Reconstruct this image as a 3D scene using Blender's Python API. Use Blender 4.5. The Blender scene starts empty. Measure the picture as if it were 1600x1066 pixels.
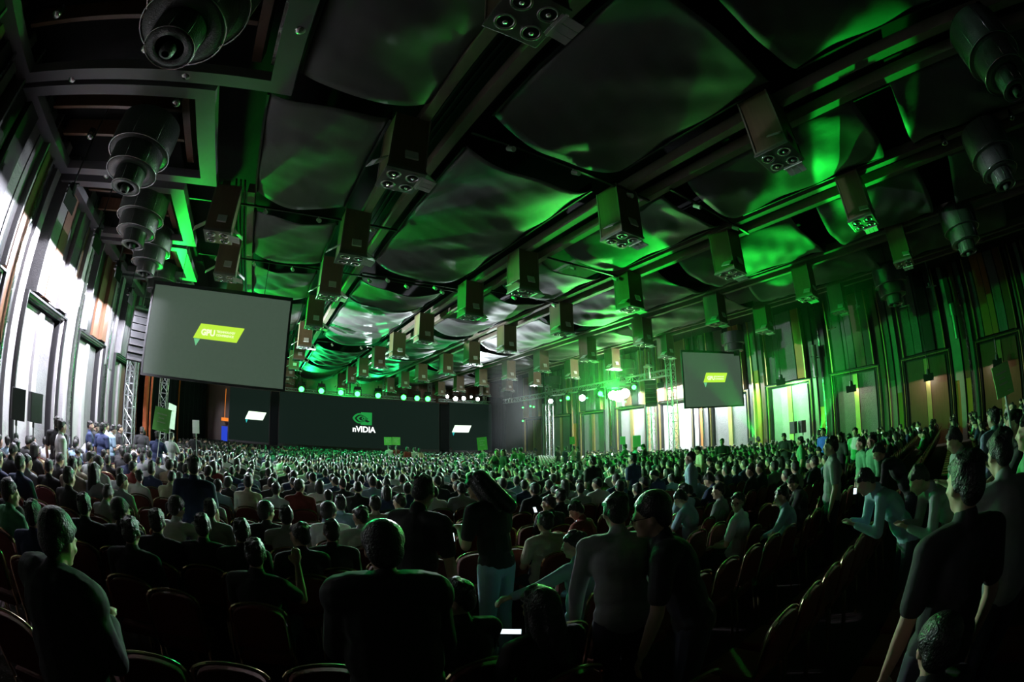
import bpy, bmesh, math, random
import numpy as np
from mathutils import Vector, Matrix, Quaternion

random.seed(11)
RNG = np.random.RandomState(5)
SC = bpy.context.scene
COL = SC.collection

# ------------------------------------------------------------------ camera
EYE = (0.0, 0.0, 2.10)
YAW, PITCH, ROLL = map(math.radians, (-31.74729, 12.88895, -0.65886))
def _cam_matrix():
    cy, sy = math.cos(YAW), math.sin(YAW)
    cp, sp = math.cos(PITCH), math.sin(PITCH)
    cr, sr = math.cos(ROLL), math.sin(ROLL)
    base = Matrix(((1, 0, 0), (0, 0, -1), (0, 1, 0)))
    rx = Matrix(((1, 0, 0), (0, cp, -sp), (0, sp, cp)))
    rz = Matrix(((cy, -sy, 0), (sy, cy, 0), (0, 0, 1)))
    rr = Matrix(((cr, -sr, 0), (sr, cr, 0), (0, 0, 1)))
    return rz @ rx @ base @ rr
CAMM = _cam_matrix()
cam_data = bpy.data.cameras.new('camera')
cam_data.type = 'PANO'
try:
    cam_data.panorama_type = 'FISHEYE_EQUISOLID'
    cam_data.fisheye_lens = 16.0
    cam_data.fisheye_fov = math.radians(200)
except Exception:
    cam_data.cycles.panorama_type = 'FISHEYE_EQUISOLID'
    cam_data.cycles.fisheye_lens = 16.0
    cam_data.cycles.fisheye_fov = math.radians(200)
cam_data.sensor_fit = 'HORIZONTAL'
cam_data.sensor_width = 36.0
cam_data.sensor_height = 36.0 * 1066 / 1600
cam_data.clip_start = 0.02
cam_data.clip_end = 200
cam = bpy.data.objects.new('camera', cam_data)
COL.objects.link(cam)
cam.matrix_world = Matrix.Translation(EYE) @ CAMM.to_4x4()
SC.camera = cam

# ------------------------------------------------------------------ view, world
SC.view_settings.view_transform = 'Standard'
SC.view_settings.look = 'None'
SC.view_settings.gamma = 1.0
SC.view_settings.use_curve_mapping = False
SC.view_settings.exposure = 0.0
SC.cycles.use_denoising = True
SC.cycles.max_bounces = 4
SC.cycles.diffuse_bounces = 2
SC.cycles.glossy_bounces = 2
SC.cycles.volume_bounces = 0
SC.cycles.transmission_bounces = 2
SC.cycles.sample_clamp_indirect = 4.0
SC.cycles.volume_step_rate = 4.0
SC.cycles.caustics_reflective = False
SC.cycles.caustics_refractive = False
world = bpy.data.worlds.new('world')
SC.world = world
world.use_nodes = True
world.node_tree.nodes['Background'].inputs[0].default_value = (0.55, 0.8, 0.6, 1)
world.node_tree.nodes['Background'].inputs[1].default_value = 0.0007

# ------------------------------------------------------------------ large lamps of the show rig, plus added spots
GREEN = (0.01, 1.0, 0.06)
TEAL = (0.02, 1.0, 0.22)
WHITE = (0.86, 0.93, 1.0)
LILAC = (0.86, 0.86, 1.0)
LIGHTS = []
def spot(name, loc, target, power, color, cone=60, blend=0.4, size=0.12):
    d = bpy.data.lights.new(name, 'SPOT')
    d.energy = power; d.color = color
    d.spot_size = math.radians(cone); d.spot_blend = blend
    d.shadow_soft_size = size
    o = bpy.data.objects.new(name, d)
    COL.objects.link(o)
    o.location = loc
    v = Vector(target) - Vector(loc)
    o.rotation_euler = v.to_track_quat('-Z', 'Y').to_euler()
    LIGHTS.append(o)
    return o
def area(name, loc, sx, sy, power, color, rot=(0, 0, 0), spread=180):
    d = bpy.data.lights.new(name, 'AREA')
    d.shape = 'RECTANGLE'; d.size = sx; d.size_y = sy
    d.energy = power; d.color = color
    d.spread = math.radians(spread)
    o = bpy.data.objects.new(name, d)
    COL.objects.link(o)
    o.location = loc; o.rotation_euler = rot
    LIGHTS.append(o)
    return o
K = 1.0
# wash lamps hung beside the side walls: they only throw light below themselves
WASH = []
for (x, y, z, p, c) in ((-5.1, 8.0, 6.0, 500, LILAC), (-5.1, 10.2, 6.0, 3000, LILAC), (-5.1, 12.4, 6.0, 2300, LILAC), (-5.4, 15.0, 6.0, 1100, LILAC), (-5.6, 17.6, 6.0, 420, LILAC), (-5.7, 20.6, 6.0, 250, LILAC),
                     (23.2, 21.6, 5.6, 2000, WHITE), (23.2, 19.0, 5.6, 3200, WHITE), (23.2, 16.8, 5.6, 2600, WHITE), (23.4, 13.8, 4.9, 500, WHITE), (23.6, 10.4, 4.6, 1100, (.25, 1, .3)), (23.9, 6.2, 3.6, 60, (1, .9, .7)), (23.9, 1.6, 3.4, 70, (1, .9, .7)), (23.9, -2.6, 3.3, 30, (1, .9, .7))):
    spot('wash_light', (x, y, z), (x, y, 0), p*K, c, 176, 0.04, 0.06); WASH.append((x, y, z))
# the big green heads on both trusses
spot('green_light', (21.6, 21.7, 5.5), (-2.5, 8.0, 6.0), 6500 * K, GREEN, 62, 0.6, 0.14)
spot('green_light', (21.5, 21.6, 5.3), (8.0, 2.0, 4.2), 6500 * K, GREEN, 96, 0.9, 0.14)
spot('green_light', (-4.6, 17.6, 6.2), (9.0, 11.0, 6.9), 1800 * K, GREEN, 118, 0.4, 0.12)
spot('green_light', (-4.2, 26.0, 6.2), (9.0, 22.0, 7.2), 3600 * K, TEAL, 120, 0.4, 0.16)
# beams on the cloth sails
spot('green_light', (3.5, 38.7, 6.3), (3.5, 30.0, 7.6), 1800 * K, TEAL, 90, 0.6)
spot('green_light', (10.0, 38.7, 6.3), (10.0, 30.0, 7.6), 1800 * K, TEAL, 90, 0.6)
spot('white_light', (-4.4, 24.4, 5.9), (4.8, 20.0, 7.5), 9000 * K, WHITE, 26, 0.6)
spot('white_light', (9.5, 38.4, 6.3), (5.2, 21.5, 7.6), 9000 * K, WHITE, 14, 0.5)
spot('green_light', (-4.6, 20.0, 6.0), (25.0, 3.0, 5.6), 9000 * K, GREEN, 52, 0.5, 0.1)
spot('white_light', (21.5, 29.6, 5.6), (-3.3, 13.6, 7.5), 16000 * K, WHITE, 13, 0.4)
spot('green_light', (8.0, 40.9, 5.6), (8.0, 42.6, 7.3), 1500 * K, TEAL, 150, 0.6)  # added spot hidden behind the LED wall, tints the front wall teal
spot('white_light', (20.0, 28.5, 6.0), (12.8, 24.5, 7.5), 4000 * K, WHITE, 40, 0.5)
# added floor-standing beam lamps, put in to brighten single sails from below
UP = []
for (x, y, z, tx, ty, tz, p, c, cone) in ((23.6, 24.4, 1.6, 14.0, 20.0, 7.5, 3000, GREEN, 18), (23.6, 12.6, 1.6, 13.6, 4.8, 7.5, 9000, GREEN, 17), (23.6, 8.2, 1.6, 9.7, 1.0, 7.5, 26000, GREEN, 9), (23.6, 12.2, 1.6, 9.3, 8.6, 7.5, 26000, GREEN, 10),
                                      (-6.2, 22.4, 1.6, 4.9, 20.6, 7.5, 20000, WHITE, 24), (17.0, 38.2, 1.6, 12.6, 21.0, 7.5, 34000, WHITE, 15), (-6.2, 19.6, 1.6, 1.0, 12.6, 7.5, 200, GREEN, 20), (21.5, 31.4, 1.6, 9.2, 24.0, 7.5, 12000, TEAL, 20), (-6.3, 7.0, 1.6, 1.0, 9.2, 7.5, 160, GREEN, 22)):
    spot('added_beam_light', (x, y, z), (tx, ty, tz), p*K, c, cone, 0.25, 0.05); UP.append((x, y, z, tx, ty, tz))
# added stage-facing fill spots at the near truss ends, lightening the pendants' backs
spot('white_light', (21.4, 17.6, 5.6), (8.0, 36.0, 7.2), 2200 * K, (1, .95, .8), 90, 0.6)
spot('white_light', (-4.8, 18.4, 6.0), (8.0, 36.0, 7.2), 1500 * K, (1, .95, .8), 80, 0.6)
# stage backlight over the audience
spot('white_light', (17.6, 38.6, 6.6), (4.0, 14.0, 1.0), 26000 * K, WHITE, 34, 0.6)
spot('white_light', (18.8, 38.6, 6.6), (12.0, 22.0, 1.0), 3500 * K, WHITE, 50, 0.6)
spot('green_light', (3.0, 38.6, 6.5), (6.0, 24.0, 1.0), 5500 * K, TEAL, 70, 0.6)
spot('green_light', (12.0, 38.6, 6.5), (10.0, 24.0, 1.0), 7500 * K, TEAL, 70, 0.6)
spot('white_light', (21.5, 29.2, 5.6), (-1.0, 13.0, 1.0), 15000 * K, WHITE, 30, 0.6)
spot('white_light', (-4.6, 25.0, 6.0), (3.0, 11.0, 1.0), 11000 * K, WHITE, 50, 0.6)

# ------------------------------------------------------------------ camera helper (to read positions off the lens model)
FPX = 711.1
def ray(x, y):
    x = x - 800.0; y = 533.0 - y
    r = math.hypot(x, y) + 1e-9
    th = 2 * math.asin(min(1, r / 2 / FPX))
    return (CAMM @ Vector((x / r * math.sin(th), y / r * math.sin(th), -math.cos(th))))
def onz(x, y, z):
    d = ray(x, y); t = (z - EYE[2]) / d[2]
    return Vector((d[0] * t, d[1] * t, z))
def ony(x, y, yy):
    d = ray(x, y); t = yy / d[1]
    return Vector((d[0] * t, yy, EYE[2] + d[2] * t))
def onx(x, y, xx):
    d = ray(x, y); t = xx / d[0]
    return Vector((xx, d[1] * t, EYE[2] + d[2] * t))
def proj(p):
    d = CAMM.transposed() @ (Vector(p) - Vector(EYE)); d.normalize()
    r = 2 * FPX * math.sin(math.acos(max(-1, min(1, -d[2]))) / 2)
    h = math.hypot(d[0], d[1]) + 1e-9
    return 800 + r * d[0] / h, 533 - r * d[1] / h

# ------------------------------------------------------------------ materials
def mat(name, col, rough=0.7, metal=0.0, col2=None, scale=8.0, bump=0.0, bscale=None, stretch=(1, 1, 1), emit=None, estr=0.0, spec=0.5):
    m = bpy.data.materials.new(name); m.use_nodes = True
    nt = m.node_tree; N = nt.nodes; L = nt.links
    b = N['Principled BSDF']
    b.inputs['Base Color'].default_value = (*col, 1)
    b.inputs['Roughness'].default_value = rough
    b.inputs['Metallic'].default_value = metal
    b.inputs['Specular IOR Level'].default_value = spec
    tc = N.new('ShaderNodeTexCoord'); mp = N.new('ShaderNodeMapping')
    mp.inputs['Scale'].default_value = stretch
    L.new(tc.outputs['Object'], mp.inputs['Vector'])
    ns = N.new('ShaderNodeTexNoise'); ns.inputs['Scale'].default_value = scale; ns.inputs['Detail'].default_value = 4
    L.new(mp.outputs['Vector'], ns.inputs['Vector'])
    c2 = col2 if col2 else tuple(min(1, c * 0.78) for c in col)
    mx = N.new('ShaderNodeMix'); mx.data_type = 'RGBA'
    mx.inputs[6].default_value = (*col, 1); mx.inputs[7].default_value = (*c2, 1)
    L.new(ns.outputs['Fac'], mx.inputs[0]); L.new(mx.outputs[2], b.inputs['Base Color'])
    if bump:
        bp = N.new('ShaderNodeBump'); bp.inputs['Strength'].default_value = bump; bp.inputs['Distance'].default_value = 0.03
        nb = N.new('ShaderNodeTexNoise'); nb.inputs['Scale'].default_value = bscale or scale * 2; nb.inputs['Detail'].default_value = 3
        L.new(mp.outputs['Vector'], nb.inputs['Vector'])
        L.new(nb.outputs['Fac'], bp.inputs['Height']); L.new(bp.outputs['Normal'], b.inputs['Normal'])
    if emit:
        b.inputs['Emission Color'].default_value = (*emit, 1)
        b.inputs['Emission Strength'].default_value = estr
    return m
def glow(name, col, s):
    return mat(name, (0.02, 0.02, 0.02), 0.6, emit=col, estr=s)

M = dict(
    carpet=mat('carpet', (0.05, 0.02, 0.015), 0.95, col2=(0.02, 0.012, 0.02), scale=3, bump=0.3, bscale=60),
    black=mat('black_paint', (0.012, 0.012, 0.013), 0.8, spec=0.2),
    drape=mat('black_drape', (0.012, 0.013, 0.018), 0.9, spec=0.2, stretch=(1, 6, 0.2), bump=0.4, scale=3),
    steel=mat('truss_aluminium', (0.62, 0.64, 0.66), 0.35, 0.8),
    blacksteel=mat('black_steel', (0.03, 0.03, 0.032), 0.45, 0.5),
    wood=mat('walnut_panel', (0.2, 0.1, 0.055), 0.42, col2=(0.1, 0.05, 0.03), scale=4, stretch=(6, 6, 0.5), bump=0.1),
    grey=mat('grey_leather_panel', (0.2, 0.19, 0.19), 0.5, col2=(0.12, 0.12, 0.125), scale=5, bump=0.5, bscale=22),
    pale=mat('pale_panel', (0.42, 0.4, 0.4), 0.5, col2=(0.3, 0.29, 0.29), scale=3, bump=0.3, bscale=20),
    dark=mat('dark_panel', (0.03, 0.028, 0.03), 0.4, col2=(0.015, 0.015, 0.016), scale=5),
    gold=mat('brass_rib', (0.62, 0.46, 0.2), 0.35, 0.6, scale=3),
    copper=mat('copper_panel', (0.5, 0.2, 0.06), 0.45, 0.2, scale=2, stretch=(1, 1, .3)),
    amber=mat('amber_panel', (0.55, 0.33, 0.06), 0.45, 0.2, scale=2, stretch=(1, 1, .3)),
    mirror=mat('mirror_strip', (0.75, 0.77, 0.76), 0.12, 1.0, col2=(0.3, 0.33, 0.31), scale=14, bump=0.8, bscale=9),
    sail=mat('grey_sail_cloth', (0.135, 0.137, 0.135), 0.6, col2=(0.085, 0.087, 0.085), scale=1.3, stretch=(1.6, .6, 1), bump=0.35, bscale=2.4),
    beam=mat('beige_beam', (0.22, 0.19, 0.145), 0.7),
    coffer=mat('lilac_coffer_paint', (0.2, 0.185, 0.21), 0.45, scale=2),
    box=mat('pendant_wood', (0.19, 0.14, 0.08), 0.4, col2=(0.12, 0.085, 0.05), scale=3, stretch=(5, 5, .4)),
    plate=mat('pendant_plate', (0.24, 0.24, 0.23), 0.35, 0.5),
    ring=mat('downlight_ring', (0.8, 0.8, 0.8), 0.18, 1.0),
    flag=mat('white_flag_panel', (0.8, 0.82, 0.8), 0.5),
    well=mat('downlight_well', (0.015, 0.015, 0.015), 0.3),
    organza=mat('organza_shade', (0.07, 0.08, 0.075), 0.35, col2=(0.04, 0.05, 0.045), scale=20, bump=0.4),
    screencloth=mat('projection_cloth', (0.06, 0.065, 0.06), 0.8, spec=.1, emit=(0.05, 0.08, 0.055), estr=1.0),
    ledcloth=mat('led_wall_face', (0.006, 0.009, 0.008), 0.9, spec=.08, emit=(0.006, 0.0125, 0.0095), estr=1.0),
    lime=glow('lime_logo', (0.55, 0.92, 0.05), 0.95), limew=glow('logo_white', (0.88, 1.0, 0.6), 1.1),
    mint=glow('mint_logo', (0.2, 0.72, 0.33), 0.8), nvg=glow('logo_green', (0.01, 0.36, 0.06), 0.8),
    pure=glow('logo_pure_white', (0.95, 1, 0.97), 1.3), led2=glow('side_logo', (0.75, 1.0, 0.72), 1.8),
    cyan=glow('cyan_tail', (0.02, 0.6, 0.6), 0.8),
    lampw=glow('white_lamp_lens', (0.9, 0.96, 1.0), 60), lampg=glow('green_lamp_lens', (0.02, 1.0, 0.05), 20),
    lampx=glow('blinding_green_lens', (0.5, 1.0, 0.4), 260),
    lampo=glow('orange_exit_sign', (1.0, 0.25, 0.02), 1.0), lampb=glow('blue_panel_light', (0.01, 0.06, 0.8), 0.7),
    phone=glow('phone_screen', (0.8, 0.92, 1.0), 1.6),
    skin=mat('skin', (0.55, 0.36, 0.26), 0.55, scale=6), hair=mat('black_hair', (0.012, 0.010, 0.009), 0.4, spec=0.5, scale=40, bump=0.5, bscale=90),
    denim=mat('dark_trousers', (0.03, 0.035, 0.05), 0.85), chairred=mat('dark_red_chair_fabric', (0.13, 0.022, 0.016), 0.85, scale=30, bump=0.2),
    chairgold=mat('chair_metal', (0.75, 0.6, 0.35), 0.25, 0.9), signg=mat('green_sign_card', (0.22, 0.75, 0.16), 0.6),
    signw=mat('white_sign_card', (0.85, 0.9, 0.82), 0.6), ink=mat('white_lettering', (0.85, 0.9, 0.8), 0.6),
    speaker=mat('speaker_cabinet', (0.02, 0.02, 0.022), 0.6), orange=mat('orange_column', (0.75, 0.17, 0.05), 0.5),
    glass=mat('spectacle_frame', (0.05, 0.05, 0.05), 0.2, 0.5), strap=mat('lanyard_strap', (0.5, 0.55, 0.5), 0.6), pack=mat('dark_backpack_fabric', (0.03, 0.03, 0.035), 0.7, scale=20, bump=.4),
    tablet=mat('tablet_case', (0.03, 0.03, 0.03), 0.4),
)
SHIRT = {
    'white': mat('white_shirt', (0.75, 0.76, 0.78), 0.8, scale=10, bump=.3, bscale=9),
    'grey': mat('grey_shirt', (0.32, 0.33, 0.34), 0.85, scale=10, bump=.3, bscale=9),
    'light blue': mat('light_blue_shirt', (0.32, 0.48, 0.6), 0.85, scale=10, bump=.3, bscale=9),
    'navy': mat('navy_shirt', (0.03, 0.045, 0.12), 0.85, scale=10, bump=.3, bscale=9),
    'black': mat('black_shirt', (0.018, 0.018, 0.02), 0.85, scale=10, bump=.3, bscale=9),
    'dark red': mat('dark_red_shirt', (0.22, 0.03, 0.025), 0.85, scale=10, bump=.3, bscale=9),
    'beige': mat('beige_shirt', (0.5, 0.45, 0.33), 0.85, scale=10, bump=.3, bscale=9),
    'green': mat('green_shirt', (0.08, 0.35, 0.14), 0.85, scale=10, bump=.3, bscale=9),  # also stands in for green stage light on some figures
    'blue': mat('blue_shirt', (0.05, 0.12, 0.75), 0.85, scale=10, bump=.3, bscale=9),
}

# ------------------------------------------------------------------ mesh helpers
def new_obj(name, mesh, parent=None, mats=(), smooth=False):
    o = bpy.data.objects.new(name, mesh)
    COL.objects.link(o)
    for m in mats:
        mesh.materials.append(m)
    if smooth:
        mesh.shade_smooth()
    if parent: o.parent = parent
    return o
def bm_obj(name, bm, m, parent=None, smooth=False, bevel=0):
    me = bpy.data.meshes.new(name)
    bm.to_mesh(me); bm.free()
    o = new_obj(name, me, parent, m if isinstance(m, (list, tuple)) else (m,), smooth)
    if bevel:
        b = o.modifiers.new('bevel', 'BEVEL'); b.width = bevel; b.segments = 2; b.limit_method = 'ANGLE'
    return o
def bx(bm, a, b, mi=0):
    x0, y0, z0 = a; x1, y1, z1 = b
    v = [bm.verts.new(p) for p in ((x0,y0,z0),(x1,y0,z0),(x1,y1,z0),(x0,y1,z0),(x0,y0,z1),(x1,y0,z1),(x1,y1,z1),(x0,y1,z1))]
    fs = []
    for q in ((0,3,2,1),(4,5,6,7),(0,1,5,4),(1,2,6,5),(2,3,7,6),(3,0,4,7)):
        f = bm.faces.new([v[i] for i in q]); f.material_index = mi; fs.append(f)
    return v
def obox(bm, c, ax, ay, az, mi=0):
    """oriented box: centre and three half-axis vectors"""
    c, ax, ay, az = map(Vector, (c, ax, ay, az))
    v = [bm.verts.new(c + ax*i + ay*j + az*k) for (i,j,k) in ((-1,-1,-1),(1,-1,-1),(1,1,-1),(-1,1,-1),(-1,-1,1),(1,-1,1),(1,1,1),(-1,1,1))]
    for q in ((0,3,2,1),(4,5,6,7),(0,1,5,4),(1,2,6,5),(2,3,7,6),(3,0,4,7)):
        f = bm.faces.new([v[i] for i in q]); f.material_index = mi
def rod(bm, a, b, r, n=8, r2=None, mi=0, cap=True):
    a, b = Vector(a), Vector(b); r2 = r if r2 is None else r2
    d = (b - a).normalized(); u = d.orthogonal().normalized(); w = d.cross(u)
    A = [bm.verts.new(a + (u*math.cos(t)+w*math.sin(t))*r) for t in [2*math.pi*i/n for i in range(n)]]
    B = [bm.verts.new(b + (u*math.cos(t)+w*math.sin(t))*r2) for t in [2*math.pi*i/n for i in range(n)]]
    for i in range(n):
        f = bm.faces.new((A[i], A[(i+1)%n], B[(i+1)%n], B[i])); f.material_index = mi
    if cap:
        f = bm.faces.new(A[::-1]); f.material_index = mi
        f = bm.faces.new(B); f.material_index = mi
def lathe(bm, prof, n=24, c=(0,0,0), mi=0):
    rings = []
    for r, z in prof:
        rings.append([bm.verts.new((c[0]+r*math.cos(2*math.pi*i/n), c[1]+r*math.sin(2*math.pi*i/n), c[2]+z)) for i in range(n)])
    for k in range(len(rings)-1):
        for i in range(n):
            f = bm.faces.new((rings[k][i], rings[k][(i+1)%n], rings[k+1][(i+1)%n], rings[k+1][i])); f.material_index = mi
def path_tube(bm, pts, r, n=6):
    for a, b in zip(pts[:-1], pts[1:]): rod(bm, a, b, r, n)
def tag(o, label=None, cat=None, group=None, kind=None):
    if label: o['label'] = label
    if cat: o['category'] = cat
    if group: o['group'] = group
    if kind: o['kind'] = kind
    return o
def empty(name, loc=(0,0,0), rz=0.0, s=1.0):
    o = bpy.data.objects.new(name, None); COL.objects.link(o)
    o.location = loc; o.rotation_euler = (0, 0, rz); o.scale = (s, s, s)
    return o
def copy_tree(o, parent=None):
    c = o.copy(); COL.objects.link(c); c.parent = parent
    for ch in list(o.children): copy_tree(ch, c)
    return c
ORD = ['first','second','third','fourth','fifth','sixth','seventh','eighth','ninth','tenth','eleventh','twelfth','thirteenth','fourteenth','fifteenth','sixteenth','seventeenth','eighteenth','nineteenth','twentieth',
       'twenty-first','twenty-second','twenty-third','twenty-fourth','twenty-fifth','twenty-sixth','twenty-seventh','twenty-eighth','twenty-ninth','thirtieth']

WL, WR, YB, YF, ZC = -7.0, 25.0, -9.0, 42.0, 7.95

# ================================================================== THE ROOM
def slab(name, a, b, m, kind='structure'):
    bm = bmesh.new(); bx(bm, a, b)
    return tag(bm_obj(name, bm, m), kind=kind)
slab('floor', (WL-.4, YB, -0.2), (WR+.4, YF+1, 0), M['carpet'])
slab('ceiling', (WL-.4, YB, 8.6), (WR+.4, YF+1, 8.8), M['black'])
slab('wall_back', (WL-.4, YB-.3, 0), (WR+.4, YB, 8.6), M['dark'])
slab('wall_front', (WL-.4, YF+.6, 0), (WR+.4, YF+.9, 8.6), M['wood'])
wall_left = slab('wall_left', (WL-.5, YB, 0), (WL-.25, YF+.6, 8.6), M['dark'])
wall_right = slab('wall_right', (WR+.25, YB, 0), (WR+.5, YF+.6, 8.6), M['dark'])

def wall_bays(wall, X, sgn, centres, half, ztop, seed, ymin, ymax):
    """staggered vertical panelling with stepped portals. sgn = direction into the room"""
    rnd = random.Random(seed)
    def strip(name, y0, y1, depth, z0, z1, m, back=0.25):
        bm = bmesh.new()
        x0, x1 = X - sgn*back, X + sgn*depth
        bx(bm, (min(x0, x1), y0, z0), (max(x0, x1), y1, z1))
        o = bm_obj(name, bm, m, wall)
        return o
    ct = sorted(centres)
    for i, c in enumerate(ct):
        # portal: pale inner panels, a brass pilaster, a stepped frame
        h = half
        m1 = rnd.choice([M['wood'], M['grey'], M['pale']])
        if X > 0: m1 = M['grey'] if 5 < c < 7 else M['wood'] if c < 3 else M['pale'] if c < 12 else m1
        strip('portal_panel', c-h+.15, c-.16, -0.12, 0, ztop-.1, M['pale'] if X < 0 else m1)
        strip('portal_panel', c+.16, c+h-.15, -0.12, 0, ztop-.1, m1)
        strip('pilaster', c-.14, c+.14, -0.02, 0, ztop-.1, M['gold'] if X > 0 else M['pale'])
        for k in range(3):
            bm = bmesh.new(); o_ = .05*k
            xs = sorted((X-sgn*.25, X + sgn*(.02+.09*k)))
            y0, y1, zt = c-h-o_*2, c+h+o_*2, ztop+o_
            w = .05 if X < 0 else .03
            bx(bm, (xs[0], y0-w, 0), (xs[1], y0, zt+w)); bx(bm, (xs[0], y1, 0), (xs[1], y1+w, zt+w))
            bx(bm, (xs[0], y0, zt), (xs[1], y1, zt+w))
            bm_obj('portal_frame', bm, (M['dark'], M['gold'] if X > 0 else M['pale'], M['dark'])[k], wall)
        # hanging panels above the portal
        n = 4
        ws = [rnd.uniform(.7, 1.3) for _ in range(n)]; s = sum(ws); y = c-h
        for k in range(n):
            w = ws[k]/s*2*h
            strip('upper_panel', y+.03, y+w-.03, rnd.choice([.02, .1, .26]), ztop+.22, 8.6, rnd.choice([M['wood'], M['grey'], M['grey'], M['dark'], M['copper'] if rnd.random() < .3 else M['grey']]))
            y += w
        for e in (-1, 1):
            yy = c+e*(h-.05)
            strip('rib', yy-.035, yy+.035, .30, ztop+.18, 8.6, M['gold'] if X > 0 else M['grey'])
        # between this portal and the next one: full-height staggered ribs
        a = c+h+.28
        b = (ct[i+1]-half-.28) if i+1 < len(ct) else min(ymax, c+h+1.9)
        y = a; k = 0
        pat = [(.26, .05, M['wood'] if X > 0 else rnd.choice((M['grey'], M['pale'], M['grey']))), (.1 if X > 0 else .2, -.15, M['dark']), (.34, .12, M['amber'] if rnd.random() < .45 and X > 0 else M['pale']), (.07, .28, M['gold'] if X > 0 else M['mirror']), (.13 if X > 0 else .2, -.15, M['dark']), (.3, .08, M['grey']), (.1, .2, M['mirror']), (.3, .03, M['copper'] if X > 0 else M['grey']), (.12, -.1, M['dark']), (.3, .1, M['pale'])]
        if i % 2: pat = pat[5:] + pat[:5]
        while y < b - .06:
            w, d, m = pat[k % len(pat)]
            w = min(w, b-y)
            z1 = 8.6
            if m in (M['wood'], M['amber'], M['grey'], M['pale'], M['copper']) and w > .2:
                zs = rnd.uniform(2.6, 6.6)
                if X > 0 and y < 12 and m in (M['wood'], M['copper'], M['amber']): m = rnd.choice((M['amber'], M['copper'])); zs = 2.9
                m2 = rnd.choice([M['grey'], M['wood'], M['pale'], M['dark']])
                bm = bmesh.new()
                xs = sorted((X-sgn*.25, X+sgn*d)); bx(bm, (xs[0], y, 0), (xs[1], y+w, zs), 0)
                xs = sorted((X-sgn*.25, X+sgn*(d+.03))); bx(bm, (xs[0], y, zs), (xs[1], y+w, z1), 1)
                bm_obj('panel', bm, (m, m2), wall)
            else:
                strip('rib' if m in (M['gold'], M['mirror']) else 'panel', y, y+w, d, 0, z1, m)
            y += w; k += 1
wall_bays(wall_left, WL, 1, [2.9, 7.2, 11.4, 15.5, 19.8], 1.2, 4.42, 3, -2, 22.5)
wall_bays(wall_right, WR, -1, [-7.2, -2.95, 1.75, 6.2, 10.55, 14.9, 19.3, 23.6, 28.0, 32.3, 36.6], 1.35, 4.42, 8, -9, 38.6)

# drapes and orange columns on the far left
def drape(name, p0, p1, z0, z1, label, amp=.08, waves=6):
    bm = bmesh.new(); a, b = Vector((*p0, 0)), Vector((*p1, 0)); d = (b-a); L_ = d.length; n = Vector((-d.y, d.x, 0)).normalized()
    N_ = int(L_*waves*4); prev = None
    for i in range(N_+1):
        t = i/N_; p = a + d*t + n*(amp*math.sin(t*L_*waves*1.7) + amp*.4*math.sin(t*L_*waves*4.1))
        v = [bm.verts.new((p.x, p.y, z0)), bm.verts.new((p.x, p.y, z1))]
        if prev: bm.faces.new((prev[0], v[0], v[1], prev[1]))
        prev = v
    o = bm_obj(name, bm, M['drape'], smooth=True)
    s = o.modifiers.new('thick', 'SOLIDIFY'); s.thickness = .02
    return tag(o, label, 'curtain')
drape('stage_curtain', (-6.6, 23.6), (-6.2, 30.6), 0.02, 6.9, 'black stage curtain between the two orange uprights left of the stage')
drape('stage_curtain', (-6.2, 31.6), (-5.5, 40.9), 0.02, 6.9, 'black stage curtain running up to the left edge of the stage')
drape('stage_curtain', (22.3, 41.2), (24.6, 41.2), 0.02, 6.9, 'black stage curtain closing the gap right of the stage')
for (y, w, lab) in ((23.0, .35, 'orange upright beside the left truss tower'), (31.0, .4, 'narrow orange upright between the black side curtains')):
    bm = bmesh.new()
    bx(bm, (-6.55, y-w/2, 0), (-6.35, y+w/2, 5.6)); bx(bm, (-6.3, y+w/2+.12, 0), (-6.2, y+w/2+.2, 5.4)); bx(bm, (-6.62, y-w/2-.04, 0), (-6.3, y+w/2+.04, .1))
    tag(bm_obj('orange_upright', bm, M['orange']), lab, 'column')

# ------------------------------------------------------------------ left ceiling coffers (stepped)
COFF = [(-3.2, 1.9, .6), (2.0, 6.15, -.5), (6.3, 9.75, -1.95), (10.1, 13.7, -2.9), (14.0, 17.3, -3.3), (17.6, 20.6, -3.6), (20.9, 23.6, -3.8)]
ceil_left = slab('ceiling_left_edge', (WL-.2, YB, 8.3), (-3.2, 24, 8.35), M['black'])
for i, (y0, y1, xe) in enumerate(COFF):
    bm = bmesh.new(); z0, z1 = 7.5, 7.72
    fw = .42
    bx(bm, (xe-fw, y0, z0), (xe, y1, z1)); bx(bm, (WL, y0, z0), (xe-fw, y0+.3, z1)); bx(bm, (WL, y1-.3, z0), (xe-fw, y1, z1))
    bx(bm, (WL, y0+.3, z0), (WL+.5, y1-.3, z1))
    cf = tag(bm_obj('ceiling_coffer', bm, M['coffer']), kind='structure')
    bm = bmesh.new()
    bx(bm, (xe-fw-.5, y0+.3, 7.9), (xe-fw-.32, y1-.3, 8.2)); bx(bm, (WL+.5, y0+1.1, 7.85), (xe-fw-.5, y0+1.2, 8.25)); bx(bm, (WL+.5, y1-1.3, 7.85), (xe-fw-.5, y1-1.2, 8.25))
    bm_obj('coffer_batten', bm, M['wood'], cf)
    bm = bmesh.new(); bx(bm, (xe-fw-.1, y0+.45, 7.74), (xe-fw-.04, y1-.45, 7.86))
    bm_obj('cove_mirror', bm, M['mirror'], cf)

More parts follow.
